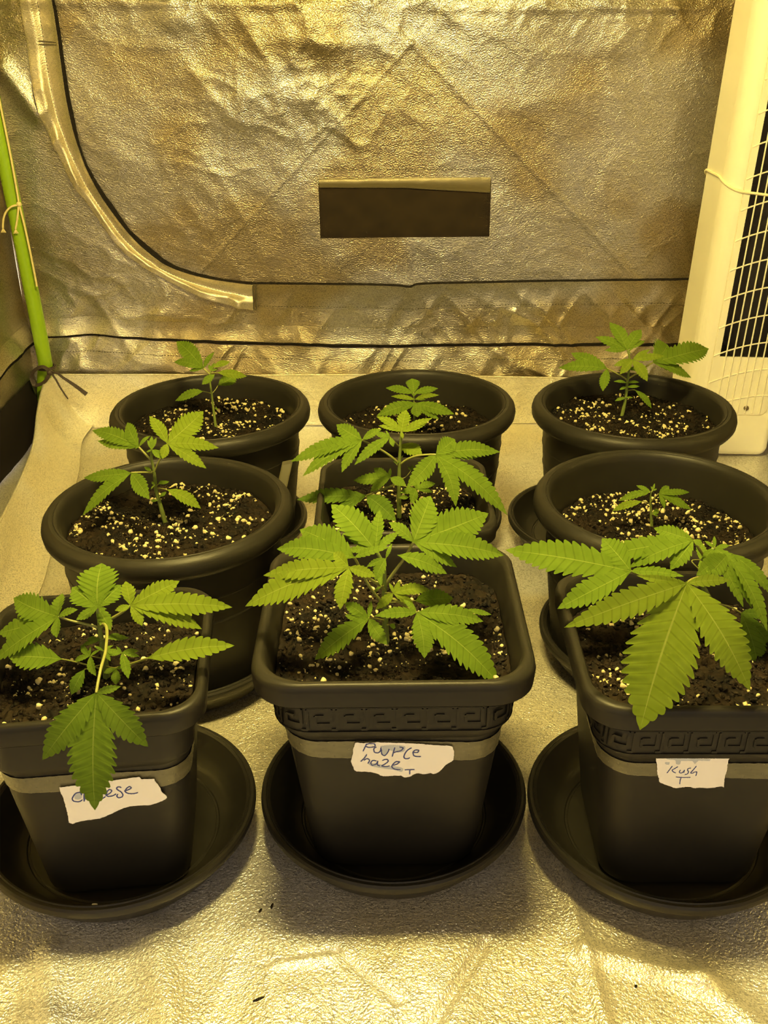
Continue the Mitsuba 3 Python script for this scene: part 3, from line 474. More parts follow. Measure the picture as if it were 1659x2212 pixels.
# ---------------------------------------------------------------- plants
PLANTS = {
 'rear_left': ([(-457,2508,354),(-459,2508,412),(-460,2508,453),(-461,2508,488),(-457,2508,514)], [
  ([(-459,2508,506),(-477,2518,519)],(-0.45,-0.50,0.74),[((-477,2518,519),(-570,2652,553),0.30),((-477,2518,519),(-570,2592,513),0.25),((-477,2518,519),(-449,2547,555),0.42),((-477,2518,519),(-520,2537,506),0.28)]),
  ([(-458,2508,509),(-438,2500,513)],(0.45,-0.50,0.74),[((-438,2500,513),(-365,2533,490),0.36),((-450,2508,525),(-410,2547,527),0.35)]),
  ([(-460,2508,496),(-440,2472,519)],(0.00,-0.76,0.65),[((-440,2472,519),(-473,2453,497),0.50)]),
  ([(-459,2508,452),(-451,2520,458),(-445,2532,466)],(0.45,-0.50,0.74),[((-445,2532,466),(-401,2588,477),0.55)]),
  ([(-460,2508,452),(-469,2500,458),(-478,2492,464)],(-0.45,-0.50,0.74),[((-478,2492,464),(-562,2515,429),0.36)]),
  ([(-457,2508,409),(-456,2504,411)],(0.45,-0.50,0.74),[((-455,2505,412),(-447,2504,407),0.80)]),
  ([(-457,2508,513),(-456,2508,514)],(0.00,-0.55,0.83),[((-456,2508,514),(-449,2532,530),0.35),((-456,2508,514),(-463,2527,527),0.35),((-456,2508,514),(-438,2516,519),0.40)]),
 ]),
 'middle_left': ([(-486,1944,360),(-494,1944,410),(-498,1944,442),(-497,1944,479),(-499,1944,512),(-496,1944,535)], [
  ([(-496,1944,482),(-487,1941,500),(-475,1938,521),(-459,1936,551)],(0.45,-0.50,0.74),[((-459,1936,551),(-499,1973,600),0.44),((-459,1936,551),(-396,2041,583),0.42),((-459,1936,551),(-358,1981,520),0.30),((-459,1936,551),(-379,1926,496),0.34),((-459,1936,551),(-465,1900,531),0.50)]),
  ([(-501,1944,510),(-512,1948,522),(-525,1952,537)],(-0.45,-0.50,0.74),[((-525,1952,537),(-654,2060,532),0.23),((-525,1952,537),(-635,2027,521),0.19),((-525,1952,537),(-563,2027,564),0.36),((-525,1952,537),(-499,1961,559),0.36),((-525,1952,537),(-534,1952,532),0.45)]),
  ([(-496,1944,532),(-490,1920,544)],(0.00,-0.76,0.65),[((-490,1920,544),(-464,1907,529),0.50),((-490,1920,544),(-501,1916,540),0.40),((-490,1920,544),(-491,1940,567),0.35),((-490,1920,544),(-481,1938,565),0.30),((-490,1920,544),(-500,1934,561),0.30)]),
  ([(-500,1944,479),(-515,1932,486),(-540,1920,491)],(-0.45,-0.50,0.74),[((-540,1920,491),(-661,1974,455),0.24),((-540,1920,491),(-649,1888,405),0.30),((-540,1920,491),(-486,1837,468),0.36)]),
  ([(-496,1944,442),(-483,1932,447),(-468,1920,450)],(0.45,-0.50,0.74),[((-468,1920,450),(-398,1916,405),0.40)]),
  ([(-496,1944,447),(-488,1932,458)],(0.45,-0.50,0.74),[((-488,1932,458),(-467,1947,456),0.35),((-488,1932,458),(-479,1943,461),0.40)]),
  ([(-497,1944,481),(-500,1936,487)],(-0.45,-0.50,0.74),[((-500,1936,487),(-520,1956,488),0.30)]),
  ([(-495,1944,417),(-489,1932,427)],(0.45,-0.50,0.74),[((-489,1932,427),(-477,1949,431),0.40)]),
  ([(-496,1944,412),(-495,1936,416)],(-0.45,-0.50,0.74),[((-495,1936,416),(-513,1945,411),0.35)]),
  ([(-498,1944,447),(-495,1928,457)],(-0.45,-0.50,0.74),[((-495,1928,457),(-504,1924,449),0.40),((-495,1928,457),(-504,1940,460),0.40)]),
 ]),
 'rear_right': ([(659,2542,362),(665,2542,428),(665,2542,470),(666,2542,511),(656,2542,549)], [
  ([(657,2542,547),(658,2558,545)],(0.00,-0.55,0.83),[((658,2558,545),(623,2637,598),0.42),((658,2558,545),(578,2595,570),0.38),((658,2558,545),(706,2615,583),0.42),((658,2558,545),(711,2582,561),0.36),((658,2558,545),(598,2556,544),0.36)]),
  ([(663,2542,465),(638,2542,481),(606,2542,498)],(-0.45,-0.50,0.74),[((606,2542,498),(524,2637,512),0.30),((606,2542,498),(488,2615,476),0.28),((606,2542,498),(588,2490,452),0.42)]),
  ([(667,2542,470),(690,2550,480),(712,2558,494),(735,2566,505)],(0.45,-0.50,0.74),[((735,2566,505),(794,2653,528),0.75),((735,2566,505),(936,2726,491),0.27),((735,2566,505),(854,2593,451),0.34)]),
  ([(666,2542,511),(666,2518,530)],(0.00,-0.76,0.65),[((666,2518,530),(701,2477,483),0.45),((666,2518,530),(629,2491,499),0.42),((666,2518,530),(614,2507,517),0.35),((666,2518,530),(715,2537,552),0.26),((666,2518,530),(753,2524,537),0.25)]),
  ([(666,2542,433),(677,2532,440),(683,2522,443)],(0.45,-0.50,0.74),[((683,2522,443),(726,2496,399),0.45)]),
  ([(665,2542,456),(662,2534,459)],(0.00,-0.55,0.83),[((662,2534,459),(626,2538,462),0.30),((662,2534,459),(696,2536,460),0.30)]),
  ([(665,2542,444),(661,2530,449)],(0.00,-0.55,0.83),[((661,2530,449),(640,2522,444),0.40),((661,2530,449),(697,2531,450),0.32)]),
  ([(665,2542,414),(663,2536,416)],(0.00,-0.55,0.83),[((663,2536,416),(632,2527,410),0.34),((663,2536,416),(683,2535,416),0.34)]),
  ([(664,2542,495),(661,2526,500)],(0.00,-0.55,0.83),[((661,2526,500),(691,2522,497),0.30),((661,2526,500),(632,2524,498),0.30),((661,2526,500),(678,2534,505),0.30)]),
  ([(658,2542,544),(658,2542,544)],(0.00,-0.55,0.83),[((658,2542,544),(667,2537,540),0.25),((658,2542,544),(657,2567,560),0.20),((658,2542,544),(675,2553,551),0.20)]),
 ]),
 'middle_right': ([(605,1963,324),(598,1963,361),(594,1963,386),(592,1963,403),(596,1963,415)], [
  ([(592,1963,406),(589,1959,414)],(-0.45,-0.50,0.74),[((589,1959,414),(524,1973,384),0.28),((589,1959,414),(569,1959,402),0.40),((589,1959,414),(564,1985,416),0.30)]),
  ([(594,1963,383),(597,1955,396),(605,1947,414)],(0.45,-0.50,0.74),[((605,1947,414),(613,1919,390),0.45),((605,1947,414),(685,1954,370),0.32),((605,1947,414),(688,1992,394),0.18),((605,1947,414),(636,1979,416),0.40)]),
  ([(594,1963,378),(582,1953,390),(569,1943,397)],(-0.45,-0.50,0.74),[((569,1943,397),(508,1955,368),0.30)]),
  ([(601,1963,352),(599,1955,359)],(0.45,-0.50,0.74),[((599,1955,359),(618,1974,360),0.50),((599,1955,359),(614,1959,352),0.50)]),
  ([(596,1963,415),(596,1963,413)],(0.00,-0.55,0.83),[((596,1963,413),(603,1979,424),0.25),((596,1963,413),(593,1972,420),0.40),((596,1963,413),(606,1967,416),0.40)]),
 ]),
 'rear_middle': ([(86,2527,330),(86,2527,374),(85,2527,406),(84,2527,442)], [
  ([(84,2527,436),(84,2539,434)],(0.00,-0.55,0.83),[((84,2539,434),(81,2582,462),0.78),((84,2539,434),(8,2555,445),0.36),((84,2539,434),(152,2553,443),0.36)]),
  ([(85,2527,422),(87,2523,423)],(0.00,-0.55,0.83),[((87,2523,423),(22,2533,429),0.26),((87,2523,423),(154,2534,430),0.26),((87,2523,423),(117,2522,422),0.30),((87,2523,423),(57,2523,422),0.30)]),
  ([(85,2527,412),(89,2495,423)],(0.00,-0.76,0.65),[((89,2495,423),(93,2469,392),0.80),((89,2495,423),(-17,2473,396),0.34),((89,2495,423),(192,2474,398),0.32),((89,2495,423),(150,2465,387),0.34),((89,2495,423),(36,2480,405),0.30)]),
  ([(84,2527,430),(84,2519,433)],(0.00,-0.55,0.83),[((84,2519,433),(76,2535,443),0.30),((84,2519,433),(93,2531,441),0.30)]),
 ]),
 'middle_middle': ([(33,1924,376),(33,1924,453),(34,1924,501),(36,1924,543),(39,1924,577)], [
  ([(39,1924,575),(39,1924,577)],(0.00,-0.55,0.83),[((39,1924,577),(50,1971,608),0.46),((39,1924,577),(-14,1957,599),0.28),((39,1924,577),(-10,1937,586),0.27),((39,1924,577),(105,1952,596),0.22),((39,1924,577),(95,1943,590),0.27),((39,1924,577),(41,1909,567),0.40)]),
  ([(31,1924,506),(4,1917,533),(-18,1910,550),(-44,1904,568)],(-0.45,-0.50,0.74),[((-44,1904,568),(-100,1969,577),0.34),((-44,1904,568),(-3,1904,592),0.42),((-44,1904,568),(-201,1945,501),0.21),((-44,1904,568),(-172,1899,488),0.25),((-44,1904,568),(-87,1861,513),0.35)]),
  ([(34,1924,543),(14,1884,582)],(0.00,-0.76,0.65),[((14,1884,582),(-60,1845,537),0.22),((14,1884,582),(-18,1890,589),0.35),((14,1884,582),(21,1870,566),0.45),((14,1884,582),(5,1894,593),0.25)]),
  ([(36,1924,501),(57,1914,521),(79,1905,531),(110,1896,536)],(0.45,-0.50,0.74),[((110,1896,536),(46,1796,508),0.28),((110,1896,536),(148,1810,456),0.31),((110,1896,536),(261,1850,415),0.25),((110,1896,536),(256,1979,504),0.22),((117,1904,538),(217,1952,509),0.22),((110,1896,536),(154,1952,547),0.50)]),
  ([(36,1924,543),(37,1948,532)],(0.00,-0.35,0.94),[((33,1954,534),(83,1927,524),0.62)]),
  ([(32,1924,456),(-2,1904,453),(-37,1884,448)],(-0.45,-0.50,0.74),[((-37,1884,448),(-193,1957,404),0.19),((-37,1884,448),(-98,1891,416),0.40),((-37,1884,448),(25,1799,430),0.36),((-37,1884,448),(-111,1876,399),0.30)]),
  ([(32,1924,466),(14,1900,482)],(-0.45,-0.50,0.74),[((14,1900,482),(-66,1937,459),0.28),((14,1900,482),(-21,1939,487),0.33),((14,1900,482),(47,1866,479),0.40),((14,1900,482),(-29,1893,452),0.42),((14,1900,482),(15,1919,496),0.30)]),
  ([(34,1924,453),(69,1896,457)],(0.45,-0.50,0.74),[((69,1896,457),(35,1870,460),0.33),((69,1896,457),(112,1929,453),0.28),((69,1896,457),(105,1907,443),0.30),((69,1896,457),(57,1860,440),0.45),((69,1896,457),(61,1911,471),0.35),((69,1896,457),(76,1924,471),0.25)]),
  ([(33,1924,466),(42,1930,466),(59,1936,481)],(0.45,-0.50,0.74),[((59,1936,481),(52,1942,489),0.40),((59,1936,481),(64,1951,488),0.30)]),
  ([(32,1924,498),(28,1916,505)],(0.00,-0.55,0.83),[((28,1916,505),(16,1930,515),0.12),((28,1916,505),(43,1936,518),0.12)]),
  ([(33,1924,423),(33,1912,427)],(0.45,-0.50,0.74),[((33,1912,427),(54,1924,423),0.40)]),
 ]),
 'front_middle': ([(1,1372,422),(0,1372,483),(-1,1372,536),(-1,1372,564),(-13,1372,601)], [
  ([(-5,1372,580),(-15,1384,597)],(0.00,-0.55,0.83),[((-15,1384,597),(-87,1455,644),0.40),((-15,1384,597),(-7,1445,638),0.26),((-15,1384,597),(-64,1407,612),0.30),((-15,1384,597),(-64,1383,596),0.25),((-15,1384,597),(24,1411,615),0.28),((-15,1384,597),(-32,1436,631),0.30)]),
  ([(0,1372,537),(15,1371,562),(30,1370,586),(46,1368,619)],(0.45,-0.50,0.74),[((46,1368,619),(77,1454,658),0.46),((46,1368,619),(176,1476,613),0.33),((46,1368,619),(198,1420,563),0.25),((46,1368,619),(116,1364,574),0.29),((21,1337,613),(99,1346,573),0.32),((46,1368,619),(7,1378,650),0.44)]),
  ([(-6,1372,506),(-28,1366,545),(-44,1359,589),(-48,1352,601)],(-0.45,-0.50,0.74),[((-48,1352,601),(-140,1441,605),0.36),((-48,1352,601),(-179,1431,574),0.24),((-48,1352,601),(8,1340,626),0.22)]),
  ([(1,1372,527),(-19,1352,558),(-37,1332,581),(-55,1312,607)],(-0.45,-0.50,0.74),[((-55,1312,607),(-224,1337,522),0.27),((-55,1312,607),(-196,1369,560),0.20),((-55,1312,607),(-68,1259,564),0.42),((-55,1312,607),(-13,1278,610),0.30),((-55,1312,607),(-80,1346,615),0.40)]),
  ([(-3,1372,568),(2,1324,615)],(0.00,-0.76,0.65),[((2,1324,615),(-15,1302,589),0.45),((2,1324,615),(-28,1316,605),0.30),((2,1324,615),(12,1340,633),0.22)]),
  ([(0,1372,493),(16,1352,522),(35,1332,521),(50,1312,523)],(0.45,-0.50,0.74),[((50,1312,523),(60,1253,477),0.48),((50,1312,523),(181,1267,414),0.33),((50,1312,523),(160,1348,481),0.25),((132,1353,501),(175,1365,483),0.20),((50,1312,523),(-17,1277,540),0.22),((50,1312,523),(29,1321,542),0.35)]),
  ([(0,1372,468),(-15,1346,490),(-26,1320,508)],(-0.45,-0.50,0.74),[((-26,1320,508),(-114,1301,442),0.34),((-26,1320,508),(3,1270,491),0.36),((-26,1320,508),(-66,1362,511),0.32),((-26,1320,508),(-65,1343,499),0.30),((-26,1320,508),(-22,1344,526),0.28),((-26,1320,508),(-42,1315,494),0.42)]),
  ([(-1,1372,523),(13,1340,542)],(0.45,-0.50,0.74),[((13,1340,542),(-15,1303,535),0.30),((13,1340,542),(72,1373,528),0.27),((13,1340,542),(7,1352,554),0.35),((13,1340,542),(48,1335,518),0.35),((13,1340,542),(24,1363,551),0.30)]),
  ([(-1,1372,503),(25,1376,503),(50,1380,502)],(0.45,-0.50,0.74),[((50,1380,502),(115,1414,485),0.42),((50,1380,502),(90,1412,499),0.28)]),
  ([(1,1372,460),(6,1360,469)],(0.45,-0.50,0.74),[((6,1360,469),(17,1361,462),0.70)]),
  ([(-1,1372,536),(-6,1348,550)],(0.00,-0.55,0.83),[((-6,1348,550),(-11,1371,565),0.30),((-6,1348,550),(-17,1339,544),0.28)]),
 ]),
 'front_left': ([(-466,1341,380),(-464,1341,427),(-464,1341,467),(-462,1341,498),(-462,1341,519)], [
  ([(-462,1341,512),(-464,1349,515)],(0.00,-0.55,0.83),[((-464,1349,515),(-468,1417,559),0.74),((-464,1349,515),(-511,1380,535),0.62),((-464,1349,515),(-431,1383,537),0.62),((-464,1349,515),(-437,1316,493),0.42),((-464,1349,515),(-496,1332,503),0.40),((-464,1349,515),(-491,1352,517),0.30)]),
  ([(-461,1341,518),(-457,1329,527)],(0.00,-0.76,0.65),[((-457,1329,527),(-466,1345,546),0.20),((-457,1329,527),(-448,1345,545),0.20),((-457,1329,527),(-475,1339,539),0.20),((-457,1329,527),(-440,1339,538),0.20),((-457,1329,527),(-471,1325,523),0.30),((-457,1329,527),(-442,1328,526),0.30)]),
  ([(-463,1341,481),(-442,1340,499),(-423,1339,512),(-407,1337,526)],(0.45,-0.50,0.74),[((-407,1337,526),(-418,1368,553),0.52),((-407,1337,526),(-340,1405,530),0.30),((-407,1337,526),(-256,1402,479),0.21),((-407,1337,526),(-300,1351,470),0.27),((-407,1337,526),(-387,1317,500),0.46),((-407,1337,526),(-428,1321,527),0.40)]),
  ([(-464,1341,482),(-484,1339,490),(-508,1336,500),(-524,1333,509)],(-0.45,-0.50,0.74),[((-524,1333,509),(-621,1406,500),0.34),((-524,1333,509),(-523,1367,532),0.60),((-524,1333,509),(-640,1362,459),0.33),((-524,1333,509),(-637,1320,433),0.28),((-524,1333,509),(-520,1301,490),0.50),((-524,1333,509),(-488,1327,526),0.32)]),
  ([(-463,1341,486),(-434,1287,517),(-420,1233,525),(-410,1179,534),(-409,1125,516)],(0.00,-0.92,0.38),[((-409,1125,516),(-489,1088,427),0.31),((-409,1125,516),(-417,1060,358),0.36),((-409,1125,516),(-338,1095,443),0.36),((-409,1125,516),(-374,1129,524),0.30)]),
  ([(-469,1341,399),(-489,1325,420),(-505,1309,439),(-516,1293,455)],(-0.12,-0.60,0.79),[((-516,1293,455),(-606,1306,451),0.44)]),
  ([(-469,1341,395),(-417,1307,432),(-373,1273,469)],(0.12,-0.60,0.79),[((-373,1273,469),(-240,1302,471),0.25)]),
  ([(-466,1341,421),(-477,1313,446)],(-0.45,-0.50,0.74),[((-477,1313,446),(-507,1318,431),0.30),((-477,1313,446),(-498,1338,450),0.30),((-477,1313,446),(-479,1328,454),0.30),((-477,1313,446),(-460,1278,432),0.34),((-477,1313,446),(-459,1315,457),0.25),((-477,1313,446),(-469,1294,438),0.30)]),
  ([(-467,1341,410),(-488,1309,423)],(0.00,-0.76,0.65),[((-488,1309,423),(-507,1283,392),0.45)]),
  ([(-466,1341,427),(-425,1313,452)],(0.45,-0.50,0.74),[((-425,1313,452),(-401,1326,446),0.28),((-425,1313,452),(-411,1282,423),0.34),((-425,1313,452),(-399,1319,440),0.28),((-425,1313,452),(-434,1318,461),0.30),((-425,1313,452),(-445,1301,456),0.30)]),
  ([(-467,1341,407),(-437,1309,424)],(0.00,-0.76,0.65),[((-437,1309,424),(-436,1292,404),0.55),((-437,1309,424),(-457,1305,418),0.40),((-437,1309,424),(-416,1312,427),0.30)]),
  ([(-464,1341,459),(-452,1333,467)],(0.45,-0.50,0.74),[((-452,1333,467),(-420,1347,457),0.27),((-452,1333,467),(-435,1347,466),0.30)]),
  ([(-464,1341,456),(-463,1333,463)],(-0.45,-0.50,0.74),[((-463,1333,463),(-498,1341,447),0.20),((-463,1333,463),(-489,1346,456),0.30)]),
  ([(-466,1341,436),(-448,1297,467)],(0.00,-0.55,0.83),[((-448,1297,467),(-464,1304,471),0.25),((-448,1297,467),(-454,1301,469),0.30),((-448,1297,467),(-434,1305,472),0.28),((-448,1297,467),(-435,1283,457),0.30),((-448,1297,467),(-421,1297,466),0.30)]),
 ]),
 'front_right': ([(584,1430,394),(558,1430,460),(535,1430,511),(538,1430,548),(548,1430,567)], [
  ([(539,1430,501),(484,1417,485),(444,1403,520),(403,1390,548)],(-0.45,-0.50,0.74),[((403,1390,548),(213,1517,519),0.24),((403,1390,548),(287,1389,477),0.31),((403,1390,548),(367,1459,572),0.45),((403,1390,548),(476,1347,563),0.20),((403,1390,548),(426,1379,555),0.40)]),
  ([(536,1430,511),(488,1338,563),(446,1246,612)],(0.00,-0.82,0.57),[((446,1246,612),(262,1210,560),0.20),((446,1246,612),(367,1125,438),0.42),((446,1246,612),(530,1156,483),0.30),((446,1246,612),(372,1253,622),0.17),((446,1246,612),(479,1200,546),0.20),((446,1246,612),(510,1248,615),0.26)]),
  ([(538,1430,545),(509,1422,587)],(-0.45,-0.50,0.74),[((509,1422,587),(350,1470,524),0.20),((509,1422,587),(410,1428,532),0.27),((509,1422,587),(469,1396,546),0.46),((509,1422,587),(455,1468,586),0.35),((509,1422,587),(520,1409,585),0.60)]),
  ([(541,1430,554),(567,1418,560)],(0.45,-0.50,0.74),[((544,1405,565),(579,1345,504),0.30),((570,1419,559),(617,1326,469),0.25),((561,1418,563),(596,1350,498),0.26),((577,1425,559),(644,1391,496),0.30),((567,1418,560),(498,1355,559),0.30),((567,1418,560),(516,1359,551),0.34),((567,1418,560),(611,1410,528),0.40)]),
  ([(549,1430,566),(549,1430,566)],(0.00,-0.55,0.83),[((549,1430,566),(582,1403,548),0.35),((549,1430,566),(524,1411,553),0.35),((549,1430,566),(551,1403,548),0.30),((549,1430,566),(553,1450,579),0.25),((549,1430,566),(535,1443,574),0.30),((549,1430,566),(576,1435,569),0.30),((549,1430,566),(563,1422,561),0.30)]),
  ([(556,1430,460),(586,1430,453),(613,1430,438)],(0.45,-0.50,0.74),[((613,1430,438),(624,1343,373),0.42),((613,1430,438),(672,1389,375),0.30),((613,1430,438),(667,1450,419),0.30)]),
  ([(541,1430,517),(520,1445,533),(539,1460,527)],(0.00,-0.35,0.94),[((539,1460,527),(550,1496,541),0.40),((539,1460,527),(547,1418,511),0.50)]),
 ]),
}

def leaflet(b, e, n, w, seed, wide=1.13):
    b, e, n = (np.array(q, float) for q in (b, e, n)); d = e - b; L = np.linalg.norm(d); X = d / L
    n = n - X * (n @ X); n /= np.linalg.norm(n); Y = np.cross(n, X)
    r = np.random.default_rng(seed)
    NT = int(np.clip(5 + L * 85, 5, 13)); q = np.array([0.02, 0.25, 0.5, 0.74, 0.93]); tq = np.array([0.0, 0.42, 0.76, 1.0, 0.82])
    s = np.concatenate([[0, 0.02], ((np.arange(NT)[:, None] + q[None]) / NT * 0.94 + 0.045).ravel(), [1.0]])
    ph = np.clip((s - 0.045) / 0.94 * NT, 0, NT); fr = np.concatenate([[0.2, 0.1], np.tile(tq, NT), [0]])
    f = np.clip(s, 0, 1) ** 0.78 * (1 - s) ** 1.05 / (0.426 ** 0.78 * 0.574 ** 1.05)
    tooth = 0.80 + 0.25 * fr
    tooth[:2] = 0.75
    hwid = 0.5 * w * wide * L * f
    c = np.array([-1, -0.72, -0.36, 0, 0.36, 0.72, 1.0])
    ac = np.abs(c)[None]
    wd = hwid[:, None] * (1 + (tooth[:, None] - 1) * ac ** 3)
    y = c[None] * wd
    x = s[:, None] * L + 0.62 * ac * wd * (1 - s[:, None]) ** 0.5 - 0.02 * L * (s[:, None] < 0.02)
    fold, sag, bend = 0.10 + 0.16 * r.random(), 0.03 + 0.06 * r.random(), (r.random() - 0.5) * 0.06
    z = fold * np.abs(y) - 0.35 * fold * np.abs(y) * ac + sag * L * np.sin(np.pi * np.clip(x / L, 0, 1)) + 0.028 * hwid[:, None] * np.sin(2 * np.pi * (ph[:, None])) * ac
    z = z - 0.0012 * L * 0
    y = y + bend * L * np.sin(np.pi * np.clip(x / L, 0, 1))
    z = z + 0.02 * L * ac * (N3(x * 1.0, y * 1.0, seed * 0.37, 40, seed % 50, 1) - 0.5) * 2 * np.sin(np.pi * s[:, None])
    P = b + x[..., None] * X + y[..., None] * Y + z[..., None] * n
    ns, nc = y.shape
    m = quads(P.reshape(-1, 3), grid_faces(ns, nc))
    uv = np.stack([np.repeat(ph[:, None] - 0.0, nc, 1) - 0.25 * 0, np.repeat(c[None], ns, 0)], -1).reshape(-1, 2)
    return m, uv
plant_say = {
 'rear_left': 'small cannabis seedling with few leaves in the back left round pot', 'rear_middle': 'small cannabis seedling in the back middle round pot, its top leaves level with the rim',
 'rear_right': 'bushy young cannabis plant in the back right round pot, against the tower fan', 'middle_left': 'young cannabis plant with a tall bare stem in the round pot behind the cheese pot',
 'middle_right': 'smallest cannabis seedling, low in the deep round pot at the right', 'middle_middle': 'tall young cannabis plant with spreading fan leaves in the smaller middle square pot',
 'front_left': 'young cannabis plant with a leaf drooping over the rim of the cheese pot', 'front_middle': 'large leafy young cannabis plant in the purple haze pot', 'front_right': 'cannabis plant with the largest broad drooping leaves, in the kush pot'}
for pi, (k, (stem, leaves)) in enumerate(PLANTS.items()):
    root = 'cannabis_plant' + ('_%03d' % pi if pi else '')
    tag(root, plant_say[k], 'plant', 'young cannabis plants in pots')
    q = np.array(stem) / 2000.0
    q[0, 2] = SOILZ[k](q[0:1, 0], q[0:1, 1])[0] - 0.004
    P = resample(q, 26); tall = q[-1, 2] - q[0, 2]; big = {'front_left': 1.35, 'front_middle': 1.3, 'front_right': 1.35, 'middle_middle': 1.2, 'middle_left': 1.15, 'rear_right': 1.1}.get(k, 0.85)
    add(root + '__stem', tube(P, np.linspace(0.0024, 0.0011, 26) * big, 10), 'm_stem', True)
    zmin, zmax = q[0, 2], q[-1, 2]
    for li, (pet, n, lf) in enumerate(leaves):
        pet = np.array(pet) / 2000.0
        if not lf: continue
        lk = root + '__leaf' + ('_%03d' % li if li else '')
        Lm = max(math.dist(b, e) for b, e, w in lf) / 2000.0
        if np.linalg.norm(pet[-1] - pet[0]) < 0.002: pet = np.array([pet[0], pet[0] + [0, 0, 0.002]])
        rad = np.clip(Lm * 0.015, 0.0005, 0.0012)
        add(lk, tube(resample(pet, 14), np.linspace(rad * 1.15, rad * 0.9, 14), 8), 'm_petiole', True)
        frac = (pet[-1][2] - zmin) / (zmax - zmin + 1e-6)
        m_ = 'm_leaf_shaded' if frac < 0.42 else ('m_leaf_pale' if (li + pi) % 4 == 1 else 'm_leaf')  # low leaves take a darker copy, their shade painted into the green
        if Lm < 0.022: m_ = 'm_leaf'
        for fi, (b, e, w) in enumerate(lf):
            m, uv = leaflet(np.array(b) / 2000.0, np.array(e) / 2000.0, n, w, pi * 1000 + li * 20 + fi, 1.12 if k in ('front_left', 'front_middle', 'front_right', 'middle_middle') else 0.98)
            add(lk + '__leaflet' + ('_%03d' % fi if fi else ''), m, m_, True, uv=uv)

# ---------------------------------------------------------------- tape, paper labels with handwriting
LABELS = {
 'front_left': ([(-265,1422),(-91,1432),(89,1446),(362,1465),(377,1439),(472,1432),(479,1403),(508,1323),(511,1283),(550,1213),(488,1163),(396,1137),(292,1142),(207,1132),(124,1093),(40,1050),(-30,1026),(-125,1021),(-205,1006),(-232,993),(-258,1017),(-251,1125),(-252,1215),(-256,1321),(-265,1394)],
  [[(-107,1323),(-115,1352),(-143,1347),(-174,1311),(-187,1280),(-175,1254),(-143,1246),(-114,1263)],[(-72,1370),(-92,1301),(-99,1249),(-83,1283),(-68,1290),(-65,1257)],[(-11,1291),(23,1302),(22,1327),(2,1321),(-7,1282),(17,1263),(45,1263),(69,1277)],[(77,1296),(106,1308),(130,1342),(116,1355),(90,1326),(82,1291),(101,1277),(135,1284),(154,1298)],[(205,1368),(187,1377),(171,1361),(181,1339),(202,1313),(209,1283),(194,1257),(172,1252),(161,1273),(169,1292)],[(229,1325),(257,1334),(284,1355),(273,1370),(245,1347),(233,1317),(252,1294),(289,1286),(325,1293)]],
  [[(-148,1348),(-111,1343),(-110,1303),(-139,1274),(-164,1285)]]),
 'front_middle': ([(-312,1653),(-295,1662),(-254,1652),(-133,1660),(-6,1652),(167,1641),(312,1622),(458,1608),(470,1591),(480,1542),(477,1451),(445,1418),(417,1393),(388,1343),(318,1288),(298,1302),(236,1286),(197,1303),(161,1291),(129,1262),(85,1254),(52,1276),(4,1276),(-43,1269),(-102,1274),(-138,1300),(-196,1322),(-314,1333),(-334,1388),(-348,1447),(-336,1513),(-325,1596)],
  [[(-220,1643),(-232,1611),(-248,1566)],[(-223,1639),(-191,1649),(-156,1644),(-151,1626),(-168,1610),(-203,1606),(-226,1619)],[(-145,1609),(-163,1585),(-158,1552),(-134,1543),(-111,1564),(-105,1600)],[(-102,1576),(-100,1535),(-79,1511),(-59,1534),(-41,1583)],[(5,1599),(-6,1550),(-15,1504)],[(-9,1541),(17,1553),(52,1565),(72,1594),(46,1606)],[(136,1593),(110,1572),(87,1532),(78,1494),(93,1472),(122,1481)],[(154,1543),(186,1542),(197,1567),(174,1571),(151,1543),(157,1510),(180,1497),(210,1495)],[(-222,1524),(-240,1487),(-268,1450)],[(-241,1462),(-217,1478),(-200,1461),(-212,1428)],[(-147,1452),(-171,1457),(-189,1428),(-177,1402),(-148,1415),(-133,1448),(-136,1410),(-119,1393)],[(-92,1456),(-59,1468),(-48,1451),(-71,1418),(-101,1393),(-66,1384),(-42,1392)],[(-13,1400),(22,1412),(43,1437),(23,1441),(-7,1416),(-19,1383),(-1,1357),(46,1348)],[(90,1345),(161,1346)],[(127,1343),(126,1296)]],
  [[(-105,1617),(-6,1625),(87,1606),(78,1561),(34,1547),(-6,1566),(-41,1575),(-65,1522),(-88,1516),(-102,1559)],[(-212,1424),(-136,1414),(-66,1388),(-7,1383),(70,1352),(58,1323),(5,1345),(-90,1367),(-183,1394)]]),
 'front_right': ([(-431,1681),(-419,1698),(-306,1691),(-188,1683),(-101,1672),(7,1673),(68,1670),(141,1654),(139,1633),(145,1502),(145,1439),(158,1331),(134,1340),(49,1321),(-31,1327),(-70,1321),(-121,1337),(-220,1320),(-282,1349),(-338,1375),(-360,1391),(-373,1438),(-391,1489),(-404,1564),(-419,1626)],
  [[(-288,1570),(-302,1533),(-316,1498)],[(-244,1564),(-270,1539),(-281,1527),(-270,1508),(-251,1497)],[(-218,1527),(-222,1505),(-207,1494),(-192,1508),(-186,1527),(-186,1502)],[(-141,1549),(-158,1546),(-162,1527),(-151,1511),(-154,1489),(-174,1477)],[(-101,1571),(-114,1539),(-133,1496),(-119,1492),(-104,1505),(-87,1508),(-85,1496),(-87,1467)],[(-239,1450),(-208,1446),(-168,1444),(-129,1445)],[(-199,1445),(-201,1413),(-199,1372)]],
  [[(-341,1669),(-282,1675),(-219,1657),(-88,1648),(-6,1645),(-8,1633),(-95,1636),(-115,1599),(-137,1632),(-232,1632),(-234,1589),(-257,1595),(-268,1638),(-339,1654)],[(-346,1611),(-316,1611),(-317,1589),(-339,1595)]]),
}

